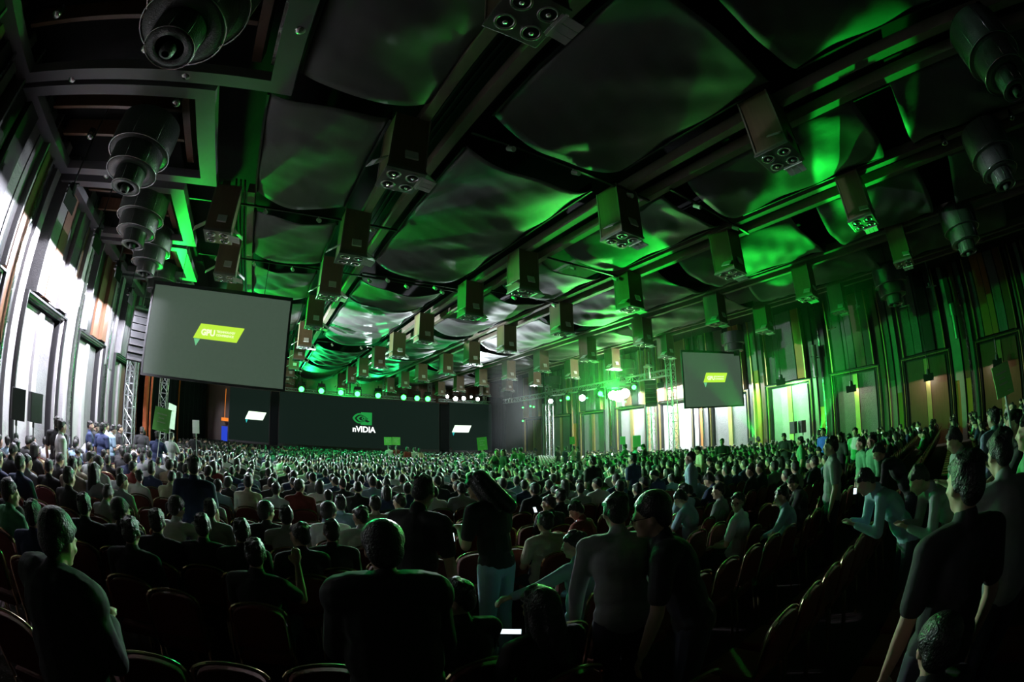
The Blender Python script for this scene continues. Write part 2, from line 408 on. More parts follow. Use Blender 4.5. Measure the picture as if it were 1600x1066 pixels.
# ------------------------------------------------------------------ cloth sails
def sail(x0, x1, y0, y1, sag, label, seed):
    r = random.Random(seed); nx, ny = 26, max(14, int((y1-y0)*7))
    bm = bmesh.new(); g = []
    ph = [r.uniform(0, 6.3) for _ in range(6)]; kx = r.uniform(-1.2, 1.2)
    for j in range(ny+1):
        v = j/ny; row = []
        for i in range(nx+1):
            u = i/nx
            s = sag*(1-(2*u-1)**2)**.85
            hang = .42*sag*((2*v-1)**4)          # the free edges droop a little more
            z = 7.72 - s - hang*(1-(2*u-1)**4)
            y = y0+(y1-y0)*v
            x = x0+(x1-x0)*u
            z += .02*math.sin(6*y+kx*5*x+ph[0])*math.sin(math.pi*u) + .01*math.sin(13*y-4*x+ph[1])*math.sin(math.pi*u) + .03*math.sin(3.1*(x+y)+ph[2])
            row.append(bm.verts.new((x, y + .12*math.sin(math.pi*u)*(v-.5)*2, z)))
        g.append(row)
    for j in range(ny):
        for i in range(nx):
            bm.faces.new((g[j][i], g[j+1][i], g[j+1][i+1], g[j][i+1]))
    o = bm_obj('cloth_sail', bm, M['sail'], smooth=True)
    sm = o.modifiers.new('thick', 'SOLIDIFY'); sm.thickness = .012
    for xe in (x0, x1):
        rl = bmesh.new(); bx(rl, (xe-.025, y0, 7.66), (xe+.025, y1, 7.9)); bm_obj('edge_batten', rl, M['blacksteel'], o)
    tag(o, label, 'fabric canopy', 'cloth sails slung under the ceiling')
BAYS = [
    (-.95, 1.42, [(6.4, 10.1), (11.1, 14.0), (15.1, 18.0), (19.0, 24.0), (25, 30), (31, 36), (36.6, 41)], 'left-hand'),
    (3.05, 6.3, [(-3.0, 1.0), (1.6, 5.5), (6.6, 13.1), (15.0, 17.0), (17.15, 24.4), (26.9, 32.5), (34.0, 41.2)], 'second'),
    (7.75, 10.35, [(-5.0, -.6), (.4, 4.9), (5.7, 9.6), (10.8, 13.2), (14.2, 20.0), (21.0, 27.0), (28, 34), (35, 41)], 'third'),
    (11.45, 14.85, [(-5.2, -1.5), (-.4, 3.0), (3.9, 8.2), (9.2, 15.0), (16.2, 22.0), (23, 30), (31, 41)], 'fourth'),
    (15.95, 18.7, [(-3.6, 1.4), (2.6, 8.0), (9.2, 15.0), (16, 23), (24, 32), (33, 41)], 'right-hand'),
]
sd = 0
for (x0, x1, ys, nm) in BAYS:
    for k, (y0, y1) in enumerate(ys):
        sd += 1
        sail(x0, x1, y0, y1, .3 if (x1-x0) > 3.1 else .24 if x1-x0 > 2.5 else .15, 'grey cloth sail slung under the ceiling, %s from the camera in the %s lengthwise row' % (ORD[k], nm), sd)
# the first big sail above the camera on the left
sail(-.45, 1.95, 1.6, 5.7, .18, 'dark cloth sail overhead between the large coffer and the first pendant', 77)

# lengthwise double rails with lamp track and wooden beams
for i, xc in enumerate((2.36, 7.25, 10.95, 15.4, 19.3, -1.42)):
    y0 = 10 if xc < 0 else -6
    bm = bmesh.new()
    for s in (-.36, .36):
        bx(bm, (xc+s-.1, y0, 7.62), (xc+s+.1, 41, 7.86), 0)
    for s in (-.12, 0, .12):
        bx(bm, (xc+s-.02, y0, 7.9), (xc+s+.02, 41, 7.95), 1)
    o = bm_obj('ceiling_beam', bm, (M['beam'], M['blacksteel']))
    tag(o, kind='structure')
# cross tracks in the dark gaps, with small spot heads
k = 0
for yy, xa, xb in ((10.6, -2.8, 3.0), (14.4, -2.9, 6.6), (6.0, 2.9, 7.6), (14.1, 2.9, 6.4), (10.2, 7.6, 11.3), (25.6, 2.9, 6.4), (13.7, 7.6, 11.3), (5.3, 7.6, 11.3)):
    t = empty('light_track', (xa, yy, 7.55))
    bm = bmesh.new(); bx(bm, (0, -.03, 0), (xb-xa, .03, .05)); bm_obj('rail', bm, M['blacksteel'], t)
    n = max(2, int((xb-xa)/1.3))
    for q in range(n):
        bm = bmesh.new(); x = (q+.5)*(xb-xa)/n
        rod(bm, (x, 0, 0), (x, 0, -.06), .012); rod(bm, (x, .02, -.07), (x+.03, -.13, -.17), .05, 12); rod(bm, (x+.028, -.12, -.165), (x+.032, -.14, -.175), .057, 12)
        bm_obj('spot_head', bm, M['flag'], t)
    k += 1
    tag(t, 'black ceiling track with small pale spot heads, in the %s gap between the cloth sails' % ORD[k-1], 'light track', 'light tracks between the sails')

# ------------------------------------------------------------------ boxy pendants with four downlights
def make_pendant(flags=(1, 1, 1)):
    t = empty('box_pendant')
    w = .33; H = 1.45
    bm = bmesh.new()
    bx(bm, (-w, -w, .05), (w, w, 1.24))
    bm_obj('box', bm, M['box'], t, bevel=.006)
    bm = bmesh.new()
    for (a, b) in (((-w-.012, -w-.012, .05), (-w+.02, -w+.02, 1.24)), ((w-.02, -w-.012, .05), (w+.012, -w+.02, 1.24)), ((-w-.012, w-.02, .05), (-w+.02, w+.012, 1.24)), ((w-.02, w-.02, .05), (w+.012, w+.012, 1.24))):
        bx(bm, a, b)
    for q in (-1, 1):
        bx(bm, (-w-.012, q*w-.008+q*.006, .05), (w+.012, q*w+.008+q*.006, .09)); bx(bm, (q*w-.008+q*.006, -w-.012, .05), (q*w+.008+q*.006, w+.012, .09))
    bm_obj('corner_trim', bm, M['beam'], t)
    bm = bmesh.new(); bx(bm, (-w-.03, -w-.03, 0), (w+.03, w+.03, .05))
    bm_obj('base_plate', bm, M['plate'], t, bevel=.008)
    for sx in (-1, 1):
        for sy in (-1, 1):
            bm = bmesh.new(); c = (sx*.17, sy*.17, 0)
            lathe(bm, [(.095, .0), (.125, -.002), (.13, -.012), (.12, -.022), (.1, -.02), (.092, .0), (.085, .02)], 28, c)
            r = bm_obj('downlight', bm, M['ring'], t, smooth=True)
            bm = bmesh.new(); lathe(bm, [(.088, -.004), (.06, -.003), (.05, -.012), (.0, -.016)], 20, c)
            bm_obj('reflector', bm, M['well'], r, smooth=True)
            bm = bmesh.new(); lathe(bm, [(.028, -.012), (.03, -.028), (.0, -.03)], 12, c)
            bm_obj('bulb', bm, M['ring'], r, smooth=True)
    def flag(name, c, ax, ay, az):
        bm = bmesh.new(); obox(bm, c, ax, ay, az); return bm_obj(name, bm, M['flag'], t, bevel=.004)
    flag('side_panel', (-w-.17, -.2, .16), (.13, .02, .10), (-.03, .12, .0), (-.006, 0, .008))
    flag('side_panel', (w+.17, .0, .15), (.13, 0, -.09), (.0, .12, .0), (.005, 0, .008))
    flag('front_panel', (.05, -w-.03, .33), (.12, 0, 0), (0, .012, -.01), (0, .03, .095))
    bm = bmesh.new()
    for q in range(3):
        obox(bm, (w+.10, -.22+q*.125, -.035), (.15, 0, -.02), (0, .056, 0), (0, 0, .008))
    obox(bm, (w+.0, -.1, -.03), (.02, 0, 0), (0, .2, 0), (0, 0, .012))
    bm_obj('louvre', bm, M['flag'], t)
    return t
PEND = [(1.78, 2.5), (1.78, 6.45), (1.78, 10.35), (1.75, 13.6), (1.8, 17.8), (1.85, 22.1), (1.9, 26.0), (1.9, 30.0), (1.9, 34.0), (1.9, 38.0),
        (-1.65, 10.15), (-1.62, 13.1), (-1.65, 17.6), (-1.65, 22.0),
        (6.65, 2.1), (6.8, 6.3), (6.9, 10.5), (6.72, 13.6), (6.7, 18.1), (6.7, 22.0), (6.7, 25.8), (6.7, 30.0), (6.7, 34.0), (6.7, 38.0),
        (10.65, 1.6), (10.9, 5.95), (10.9, 10.05), (11.0, 13.95), (10.9, 18.1), (11.0, 22.0), (11.1, 25.8), (11.0, 30), (11.0, 34), (11.0, 38),
        (14.9, 1.15), (15.55, 5.3), (15.55, 9.5), (15.7, 13.8), (16.0, 18.1), (15.8, 22.2), (15.8, 26.0), (15.8, 30), (15.8, 34), (15.8, 38),
        (19.0, 5.0), (19.0, 8.95), (19.4, 15.4), (19.3, 19.6), (19.3, 23.6), (19.3, 28), (19.3, 32), (19.3, 36)]
pend0 = make_pendant()
def join_tree(root, name, drop=()):
    """one mesh from a thing's parts, for copies too small to show them"""
    bm = bmesh.new(); mats = []
    def rec(o, M_):
        for ch in o.children:
            mm = M_ @ ch.matrix_basis
            if ch.type == 'MESH' and ch.name.split('.')[0] not in drop:
                me = ch.data.copy(); me.transform(mm)
                idx = []
                for m in me.materials:
                    if m not in mats: mats.append(m)
                    idx.append(mats.index(m))
                arr = [0]*len(me.polygons); me.polygons.foreach_get('material_index', arr)
                me.polygons.foreach_set('material_index', [idx[a] if idx else 0 for a in arr])
                bm.from_mesh(me); bpy.data.meshes.remove(me)
            rec(ch, mm)
    rec(root, Matrix.Identity(4))
    me = bpy.data.meshes.new(name); bm.to_mesh(me); bm.free()
    for m in mats: me.materials.append(m)
    return me
pend_far = join_tree(pend0, 'box_pendant')
cols_named = {0: 'leftmost', 1: 'second', 2: 'third', 3: 'fourth', 4: 'fifth', 5: 'rightmost'}
def colidx(x): return 0 if x < 0 else 1 if x < 4 else 2 if x < 9 else 3 if x < 13 else 4 if x < 17.5 else 5
first = True; cnt = {}
for (x, y) in sorted(PEND, key=lambda p: p[1]):
    near = y < 19
    if near:
        if first: o = pend0; first = False
        else: o = copy_tree(pend0)
    else:
        o = bpy.data.objects.new('box_pendant', pend_far); COL.objects.link(o)
    o.location = (x, y, 6.4)
    c = colidx(x); cnt[c] = cnt.get(c, 0)+1
    tag(o, 'brown box pendant with round downlights underneath, %s from the camera in the %s lengthwise line' % (ORD[cnt[c]-1], cols_named[c]), 'pendant lamp', 'boxy ceiling pendants')

# ------------------------------------------------------------------ tiered drum chandeliers
def make_chandelier():
    t = empty('drum_chandelier')
    tiers = [(.86, .98, .8), (.7, .5, .62), (.4, .12, .5)]
    for q, (r, z, h) in enumerate(tiers):
        bm = bmesh.new()
        lathe(bm, [(r, z+h), (r*1.0, z+h*.5), (r*.97, z+.03), (r*.95, z), (r*.6, z-.005), (r*.58, z+.01)], 36)
        bm_obj('shade_tier', bm, M['organza'], t, smooth=True)
        bm = bmesh.new()
        lathe(bm, [(r*1.0, z+.01), (r*1.02, z+.0), (r*1.01, z-.015), (r*.99, z-.005)], 36)
        for a in range(8):
            an = a*math.pi/4
            rod(bm, (r*1.03*math.cos(an), r*1.03*math.sin(an), z), (r*1.03*math.cos(an), r*1.03*math.sin(an), z+h), .005, 4)
        bm_obj('tier_wire', bm, M['ring'], t, smooth=True)
    bm = bmesh.new(); lathe(bm, [(.06, .0), (.11, .02), (.12, .12), (.1, .16)], 18); bm_obj('finial', bm, M['organza'], t, smooth=True)
    bm = bmesh.new(); rod(bm, (0, 0, 1.5), (0, 0, 3.2), .02); lathe(bm, [(.86, 1.79), (.4, 1.8), (.0, 1.82)], 24); bm_obj('canopy', bm, M['black'], t)
    return t
ch0 = make_chandelier()
CH = [((-2.15, 3.95, 6.0), .95, 'large tiered drum chandelier cut off by the top edge, under the nearest left coffer'),
      ((-3.5, 7.6, 6.0), .85, 'tiered drum chandelier with its right side lit green, under the second left coffer'),
      ((-4.2, 10.9, 6.15), .85, 'tiered drum chandelier third along the left wall'),
      ((-4.5, 13.6, 6.3), .85, 'small dim tiered drum chandelier fourth along the left wall'),
      ((-4.9, 17.2, 6.5), .8, 'farthest tiered drum chandelier above the left truss tower'),
      ((7.1, -3.0, 6.05), .8, 'bright green tiered drum chandelier cut by the right edge near the top corner'),
      ((10.9, -2.75, 6.1), .85, 'green tiered drum chandelier below the bright one at the right edge'),
      ((15.2, -1.4, 6.1), .85, 'dark tiered drum chandelier under the black ceiling on the right'),
      ((18.9, 2.3, 6.0), .9, 'dark green tiered drum chandelier hanging in front of the right wall ribs'),
      ((22.2, 12.6, 6.1), .8, 'tiered drum chandelier just above the right projection screen'),
      ((22.5, 21.6, 6.1), .8, 'brown tiered drum chandelier over the bright green stage lamp'),
      ((22.5, 30.0, 6.1), .8, 'brown tiered drum chandelier above the far truss tower'),
      ((22.5, 37.5, 6.1), .8, 'farthest brown tiered drum chandelier at the end of the right truss')]
for i, (p, s, lab) in enumerate(CH):
    o = ch0 if i == 0 else copy_tree(ch0)
    o.location = p; o.scale = (s, s, s)
    tag(o, lab, 'chandelier', 'tiered drum chandeliers')

# small round ceiling speakers and sensors in the left coffers
for i, (px, py) in enumerate(((87, 24), (112, 125), (140, 215), (166, 276), (226, 78), (274, 163), (469, 48), (290, 120), (1539, 20), (1567, 121), (1582, 185), (1477, 225))):
    p = onz(px, py, 7.5)
    bm = bmesh.new(); lathe(bm, [(.0, -.03), (.05, -.03), (.075, -.01), (.09, 0), (.1, .02), (.1, .2), (0, .2)], 20)
    o = bm_obj('ceiling_downlight', bm, M['ring'], smooth=True); o.location = p
    tag(o, 'small round chrome ceiling downlight, %s of the row over the %s side' % (ORD[i if i < 8 else i-8], 'left' if i < 8 else 'far right'), 'downlight', 'small round ceiling downlights')

# ================================================================== STAGE, LED WALL, SCREENS
def poly(bm, pts, y0, y1, mi=0):
    """extruded outline in the x-z plane, from y0 (front) to y1"""
    a = [bm.verts.new((p[0], y0, p[1])) for p in pts]; b = [bm.verts.new((p[0], y1, p[1])) for p in pts]
    n = len(pts)
    f = bm.faces.new(a); f.material_index = mi
    f = bm.faces.new(b[::-1]); f.material_index = mi
    for i in range(n):
        f = bm.faces.new((a[i], b[i], b[(i+1) % n], a[(i+1) % n])); f.material_index = mi
    bmesh.ops.recalc_face_normals(bm, faces=bm.faces)
def lettering(name, text, size, m, parent, loc, shear=0.0, bold=0.02, sx=1.0, rot=None):
    cu = bpy.data.curves.new(name, 'FONT'); cu.body = text; cu.size = size; cu.extrude = 0.004; cu.offset = bold*size; cu.shear = shear
    cu.resolution_u = 3
    tmp = bpy.data.objects.new('tmp', cu); COL.objects.link(tmp)
    bpy.context.view_layer.update()
    me = bpy.data.meshes.new_from_object(tmp.evaluated_get(bpy.context.evaluated_depsgraph_get()))
    bpy.data.objects.remove(tmp); bpy.data.curves.remove(cu)
    me.transform(Matrix.Diagonal((sx, 1, 1, 1)))
    me.transform(Matrix.Rotation(math.radians(90), 4, 'X'))
    me.materials.clear(); me.materials.append(m)
    o = bpy.data.objects.new(name, me); COL.objects.link(o); o.parent = parent; o.location = loc
    return o

bm = bmesh.new(); bx(bm, (-5.2, 38.9, 0), (22.2, 41.1, 1.15)); bx(bm, (-5.3, 38.8, 1.15), (22.3, 41.1, 1.22))
tag(bm_obj('stage_platform', bm, M['black']), 'low black stage platform below the wide LED wall', 'stage')
def led(name, x0, x1, z0, z1, label):
    t = empty(name, ((x0+x1)/2, 39.8, z0)); hw = (x1-x0)/2; h = z1-z0
    bm = bmesh.new(); bx(bm, (-hw, 0, 0), (hw, .06, h)); bm_obj('screen_face', bm, M['ledcloth'], t)
    bm = bmesh.new(); bx(bm, (-hw-.06, .06, -.4), (hw+.06, .3, h+.06)); bx(bm, (-hw-.06, -.02, -.06), (hw+.06, .06, 0)); bx(bm, (-hw-.06, -.02, h), (hw+.06, .06, h+.05))
    bm_obj('screen_frame', bm, M['blacksteel'], t)
    tag(t, label, 'LED screen'); return t
led_c = led('led_screen', 1.45, 16.45, 1.45, 5.85, 'wide dark LED wall in the middle of the stage with green eye logo')
led_r = led('led_screen', 17.55, 22.1, 1.4, 6.0, 'dark side LED panel right of the main LED wall with white slanted logo')
led_l = led('led_screen', -3.1, .55, 1.4, 5.8, 'dark side LED panel left of the main LED wall with white slanted logo')
for x0, x1 in ((.65, 1.35), (16.55, 17.45)):
    bm = bmesh.new(); bx(bm, (x0, 39.7, 1.22), (x1, 39.95, 5.8)); bx(bm, (x0+.1, 39.6, 1.22), (x1-.1, 39.7, 1.5))
    tag(bm_obj('stage_pillar', bm, M['drape']), 'black covered pillar between the main LED wall and the %s LED panel' % ('left' if x0 < 5 else 'right'), 'pillar')

# green eye mark with white letters below
LX, LZ = 8.95-8.95, 2.95-1.45     # relative to the LED wall root (8.95, 1.45)
mk = empty('eye_mark'); mk.parent = led_c; mk.location = (LX-.1, -.03, LZ)
def arc_pts(c, rx, rz, a0, a1, n=18): return [(c[0]+rx*math.cos(math.radians(a0+(a1-a0)*i/n)), c[1]+rz*math.sin(math.radians(a0+(a1-a0)*i/n))) for i in range(n+1)]
S = 0.82
def lens(cx, cz, w, h, skew=0.0):
    up = [(cx-w+2*w*t, cz+h*math.sin(math.pi*t**.8)+skew*t) for t in [i/14 for i in range(15)]]
    dn = [(cx+w-2*w*t, cz-h*math.sin(math.pi*(1-t)**.8)+skew*(1-t)) for t in [i/14 for i in range(1, 14)]]
    return up+dn
bm = bmesh.new()
poly(bm, [(-.25*S, -.68*S), (1.0*S, -.68*S), (1.0*S, .68*S), (-.25*S, .68*S)], -.02, 0, 0)
poly(bm, lens(-.28*S, 0, .92*S, .55*S), -.04, -.02, 0)
poly(bm, lens(-.2*S, -.02*S, .76*S, .42*S), -.06, -.04, 1)
poly(bm, lens(-.13*S, -.02*S, .6*S, .32*S), -.08, -.06, 0)
poly(bm, lens(-.06*S, -.02*S, .44*S, .225*S), -.10, -.08, 1)
poly(bm, arc_pts((.02*S, 0), .22*S, .14*S, 0, 340), -.12, -.10, 0)
poly(bm, arc_pts((.02*S, 0), .09*S, .07*S, 0, 340), -.14, -.12, 1)
poly(bm, [(.35*S, -.12*S), (.78*S, -.3*S), (.5*S, -.42*S), (.2*S, -.3*S)], -.10, -.02, 1)
bm_obj('eye_logo', bm, (M['nvg'], M['ledcloth']), led_c).location = (.12, -.03, 2.62)
bpy.data.objects.remove(mk)
lettering('wordmark', 'nVIDIA', .7, M['pure'], led_c, (-.85, -.05, 1.42), bold=.035, sx=1.0).data.transform(Matrix.Identity(4))
def bubble(parent, cx, cz, w, h, face, tail, words=True, y=-.03, led_=False):
    bm = bmesh.new(); k = h*.46
    poly(bm, [(cx-w/2-k/2, cz-h/2), (cx+w/2-k/2, cz-h/2), (cx+w/2+k/2, cz+h/2), (cx-w/2+k/2, cz+h/2)], y, y+.02)
    o = bm_obj('bubble_logo', bm, face, parent)
    bm = bmesh.new(); poly(bm, [(cx-w/2-k/2+.02*w, cz-h/2-.03*h), (cx-w/2-k/2+.16*w, cz-h/2-.03*h), (cx-w/2-k/2+.08*w, cz-h/2-.5*h)], y, y+.02)
    bm_obj('bubble_tail', bm, tail, parent)
    if words:
        lettering('gpu_lettering', 'GPU', h*.55, M['limew'], parent, (cx-w*.40, y-.006, cz-h*.24), bold=.05, sx=.95)
        lettering('line_lettering', 'TECHNOLOGY', h*.2, M['limew'], parent, (cx-w*.05, y-.006, cz+h*.02), bold=.03, sx=1.0)
        lettering('line_lettering', 'CONFERENCE', h*.2, M['limew'], parent, (cx-w*.05, y-.006, cz-h*.22), bold=.03, sx=1.0)
bubble(led_r, -1.0, 2.1, 1.75, .68, M['led2'], M['cyan'], False)
bubble(led_l, .6, 2.2, 1.6, .68, M['led2'], M['cyan'], False)
# small exit sign, blue light panel behind the left curtain gap
bm = bmesh.new(); bx(bm, (-3.75, 39.6, 2.95), (-3.2, 39.7, 3.12)); bx(bm, (-3.8, 39.7, 2.9), (-3.15, 39.75, 3.18)); rod(bm, (-3.5, 39.72, 3.15), (-3.5, 39.72, 5.6), .02)
tag(bm_obj('exit_sign', bm, M['lampo']), 'tiny orange lit sign left of the stage above a blue panel', 'sign')
bm = bmesh.new(); bx(bm, (-3.7, 39.6, 1.3), (-3.25, 39.7, 2.4)); bx(bm, (-3.75, 39.7, 1.22), (-3.2, 39.75, 2.45))
tag(bm_obj('blue_light_panel', bm, M['lampb']), 'small blue glowing panel at the left end of the stage', 'light panel')

# hanging projection screens
def projection_screen(p0, p1, z0, z1, label):
    a = Vector((*p0, 0)); b = Vector((*p1, 0)); L_ = (b-a).length; ang = math.atan2(b.y-a.y, b.x-a.x)
    t = empty('projection_screen', ((a.x+b.x)/2, (a.y+b.y)/2, z0), ang); hw = L_/2; h = z1-z0
    bm = bmesh.new(); bx(bm, (-hw, 0, 0), (hw, .012, h)); bm_obj('screen_cloth', bm, M['screencloth'], t)
    bm = bmesh.new(); w = .07
    bx(bm, (-hw-w, -.03, -w), (hw+w, .05, 0)); bx(bm, (-hw-w, -.03, h), (hw+w, .05, h+w*1.6)); bx(bm, (-hw-w, -.03, 0), (-hw, .05, h)); bx(bm, (hw, -.03, 0), (hw+w, .05, h))
    bm_obj('screen_frame', bm, M['blacksteel'], t)
    for s in (-1, 1):
        bm = bmesh.new(); rod(bm, (s*hw*.62, .02, h+.1), (s*hw*.62, .02, 7.9-z0), .012, 6); bm_obj('hanging_wire', bm, M['blacksteel'], t)
    tag(t, label, 'projection screen'); return t
YS = 14.0
a = ony(222, 581, YS); b = ony(444, 610, YS); c = ony(243, 442, YS); d_ = ony(455, 473, YS)
scl = projection_screen((a.x+.02, YS), (d_.x-.02, YS), (a.z+b.z)/2, (c.z+d_.z)/2, 'large hanging projection screen on the left with lime GPU conference logo')
w_, h_ = d_.x-a.x, (c.z+d_.z)/2-(a.z+b.z)/2
bubble(scl, .12, h_*.535, 1.47, .46, M['lime'], M['mint'])
p0 = (18.45, 13.6); p1 = (22.3, 12.35)
scr = projection_screen(p0, p1, 3.5, 6.3, 'smaller hanging projection screen on the right with lime GPU conference logo')
bubble(scr, .1, 1.5, 1.5, .5, M['lime'], M['mint'])

# ------------------------------------------------------------------ box trusses
def truss_bm(p0, p1, w=.36, step=.5, r=.03, rr=.016):
    bm = bmesh.new(); p0, p1 = Vector(p0), Vector(p1); d = (p1-p0); L_ = d.length; d.normalize()
    up = Vector((0, 0, 1)) if abs(d.z) < .9 else Vector((1, 0, 0))
    u = d.cross(up).normalized()*w/2; v = u.cross(d).normalized()*w/2
    cs = [u+v, -u+v, -u-v, u-v]
    for c in cs: rod(bm, p0+c, p1+c, r, 6)
    n = max(1, int(round(L_/step)))
    for i in range(n):
        a, b = p0+d*L_*i/n, p0+d*L_*(i+1)/n
        for q in range(4):
            c0, c1 = cs[q], cs[(q+1) % 4]
            rod(bm, a+c0, b+c1, rr, 5, cap=False) if i % 2 == 0 else rod(bm, a+c1, b+c0, rr, 5, cap=False)
            rod(bm, a+c0, a+c1, rr, 5, cap=False)
    return bm
def truss(p0, p1, label, **k):
    bm = truss_bm(p0, p1, **k)
    for t_ in (.12, .5, .88):
        c = Vector(p0).lerp(Vector(p1), t_); rod(bm, c, (c.x, c.y, 8.6), .012, 6)
    return tag(bm_obj('lighting_truss', bm, M['steel']), label, 'truss')
def truss_old(p0, p1, label, **k):
    return tag(bm_obj('lighting_truss', truss_bm(p0, p1, **k), M['steel']), label, 'truss')
truss((22, 17.3, 6.05), (22, 37.0, 6.05), 'long horizontal aluminium truss carrying lamps along the right wall')
def tower(x, y, h, label, w=.42):
    t = empty('truss_tower', (x, y, 0))
    bm_obj('mast', truss_bm((0, 0, .06), (0, 0, h), w=w), M['steel'], t)
    bm = bmesh.new(); bx(bm, (-.5, -.5, 0), (.5, .5, .06)); bm_obj('base_plate', bm, M['blacksteel'], t)
    bm = bmesh.new(); bx(bm, (-.25, -.25, h), (.25, .25, h+.12)); rod(bm, (-.2, 0, h+.16), (.2, 0, h+.16), .07, 10); bm_obj('head_block', bm, M['steel'], t)
    tag(t, label, 'truss tower')
tower(22, 29.9, 6.6, 'vertical truss tower in the middle of the right lighting truss')
tower(22, 19.0, 6.6, 'bright vertical truss tower just left of the right projection screen stack')
tower(21.6, 16.9, 6.9, 'tall white-lit truss tower at the near end of the right lighting truss')
tower(-6.0, 18.6, 6.4, 'purple-white lit truss tower beside the left projection screen')
tower(-5.6, 23.6, 6.1, 'dim truss tower behind the left projection screen by the orange upright')
truss((-5.6, 18.6, 6.1), (-5.6, 36.5, 6.1), 'left lighting truss partly hidden behind the left projection screen')
truss((1.4, 39.2, 6.05), (15.8, 39.2, 6.05), 'thin green-lit truss along the top of the main LED wall', w=.24)
truss((16.2, 39.2, 6.1), (21.6, 39.2, 6.1), 'short white-lit truss above the right side LED panel', w=.24)
for x in (7.6, 11.0, 15.4, 21.2):
    bm = truss_bm((x, 39.6, 6.15), (x, 39.6, 8.6), w=.3)
    tag(bm_obj('hanging_ladder', bm, M['steel']), 'small upright lattice ladder rising above the LED wall, %s from the left' % ORD[[7.6, 11.0, 15.4, 21.2].index(x)], 'lattice ladder')

# moving heads and pars on the trusses: lens glows, yoke and clamp
def make_head(m, power_label):
    t = empty('stage_lamp')
    bm = bmesh.new(); bx(bm, (-.16, -.1, -.13), (.16, .12, 0)); rod(bm, (0, 0, 0), (0, 0, .12), .025, 6); bm_obj('clamp_base', bm, M['blacksteel'], t)
    for q in (-1, 1):
        bm = bmesh.new(); bx(bm, (q*.175-.015, -.03, -.42), (q*.175+.015, .03, -.1)); bm_obj('yoke_arm', bm, M['blacksteel'], t)
    bm = bmesh.new(); rod(bm, (0, .2, -.3), (0, -.12, -.34), .11, 14, .135); b = bm_obj('lamp_body', bm, M['blacksteel'], t, smooth=False)
    bm = bmesh.new(); rod(bm, (0, -.118, -.34), (0, -.15, -.344), .12, 18, .10); bm_obj('lens', bm, m, t)
    return t
HW, HG, HX = make_head(M['lampw'], 'w'), make_head(M['lampg'], 'g'), make_head(M['lampx'], 'x')
used = set()
def put_head(src, loc, label, sc=1.0, aim=(0, 0, 1.8)):
    if src in used: o = copy_tree(src)
    else: o = src; used.add(src)
    o.location = loc; o.scale = (sc, sc, sc)
    o.rotation_euler = (0, 0, math.atan2(aim[1]-loc[1], aim[0]-loc[0]) + math.pi/2)
    tag(o, label, 'stage lamp', 'glowing stage lamps')
gx = [3.28, 5.05, 6.8, 8.3, 10.2, 12.6, 13.9, 14.95]
for i, x in enumerate(gx):
    put_head(HG, (x, 38.9, 6.75), 'round green stage lamp above the LED wall, %s from the left' % ORD[i], 1.9)
for i, (x, s) in enumerate(((16.9, .9), (17.75, 1.3), (18.6, 1.1), (19.4, .7), (20.1, 1.1))):
    put_head(HW, (x, 38.9, 6.85), 'small white stage lamp over the right LED panel, %s from the left' % ORD[i], s*1.3)
for src, y, s, lab in ((HW, 29.55, 1.15, 'white stage lamp beside the middle truss tower'), (HG, 27.3, 1.0, 'green stage lamp just right of the white lamp by the middle tower'),
                       (HW, 25.6, 1.5, 'large white stage lamp second among the white ones on the right truss'), (HG, 23.6, 1.2, 'round green stage lamp left of the blinding one'),
                       (HX, 22.35, 2.0, 'blinding white-green stage lamp, leftmost of the glaring cluster on the right truss'), (HX, 21.75, 2.4, 'blinding stage lamp in the middle of the glaring cluster'), (HX, 21.15, 2.0, 'blinding stage lamp, rightmost of the glaring cluster'),
                       (HG, 20.3, 1.0, 'green stage lamp right of the blinding pair')):
    put_head(src, (21.9, y, 5.9+.1*(s-1)), lab, s*1.25)
for i, (px, py) in enumerate(((817, 637), (829, 635), (834, 636), (817, 658), (876, 626), (917, 622), (942, 619), (977, 628))):
    p = onx(px, py, 22.6 if i < 4 else 21.9)
    bm = bmesh.new(); lathe(bm, [(0, -.05), (.05, -.045), (.07, 0), (.05, .04), (0, .05)], 12); rod(bm, (0, 0, .04), (0, 0, 8.6-p.z), .012, 6, mi=1)
    o = bm_obj('pin_lamp', bm, (M['lampg'], M['blacksteel'])); o.location = p
    tag(o, 'tiny green pin light on the right side rig, %s from the far end' % ORD[i], 'pin light', 'tiny green pin lights')

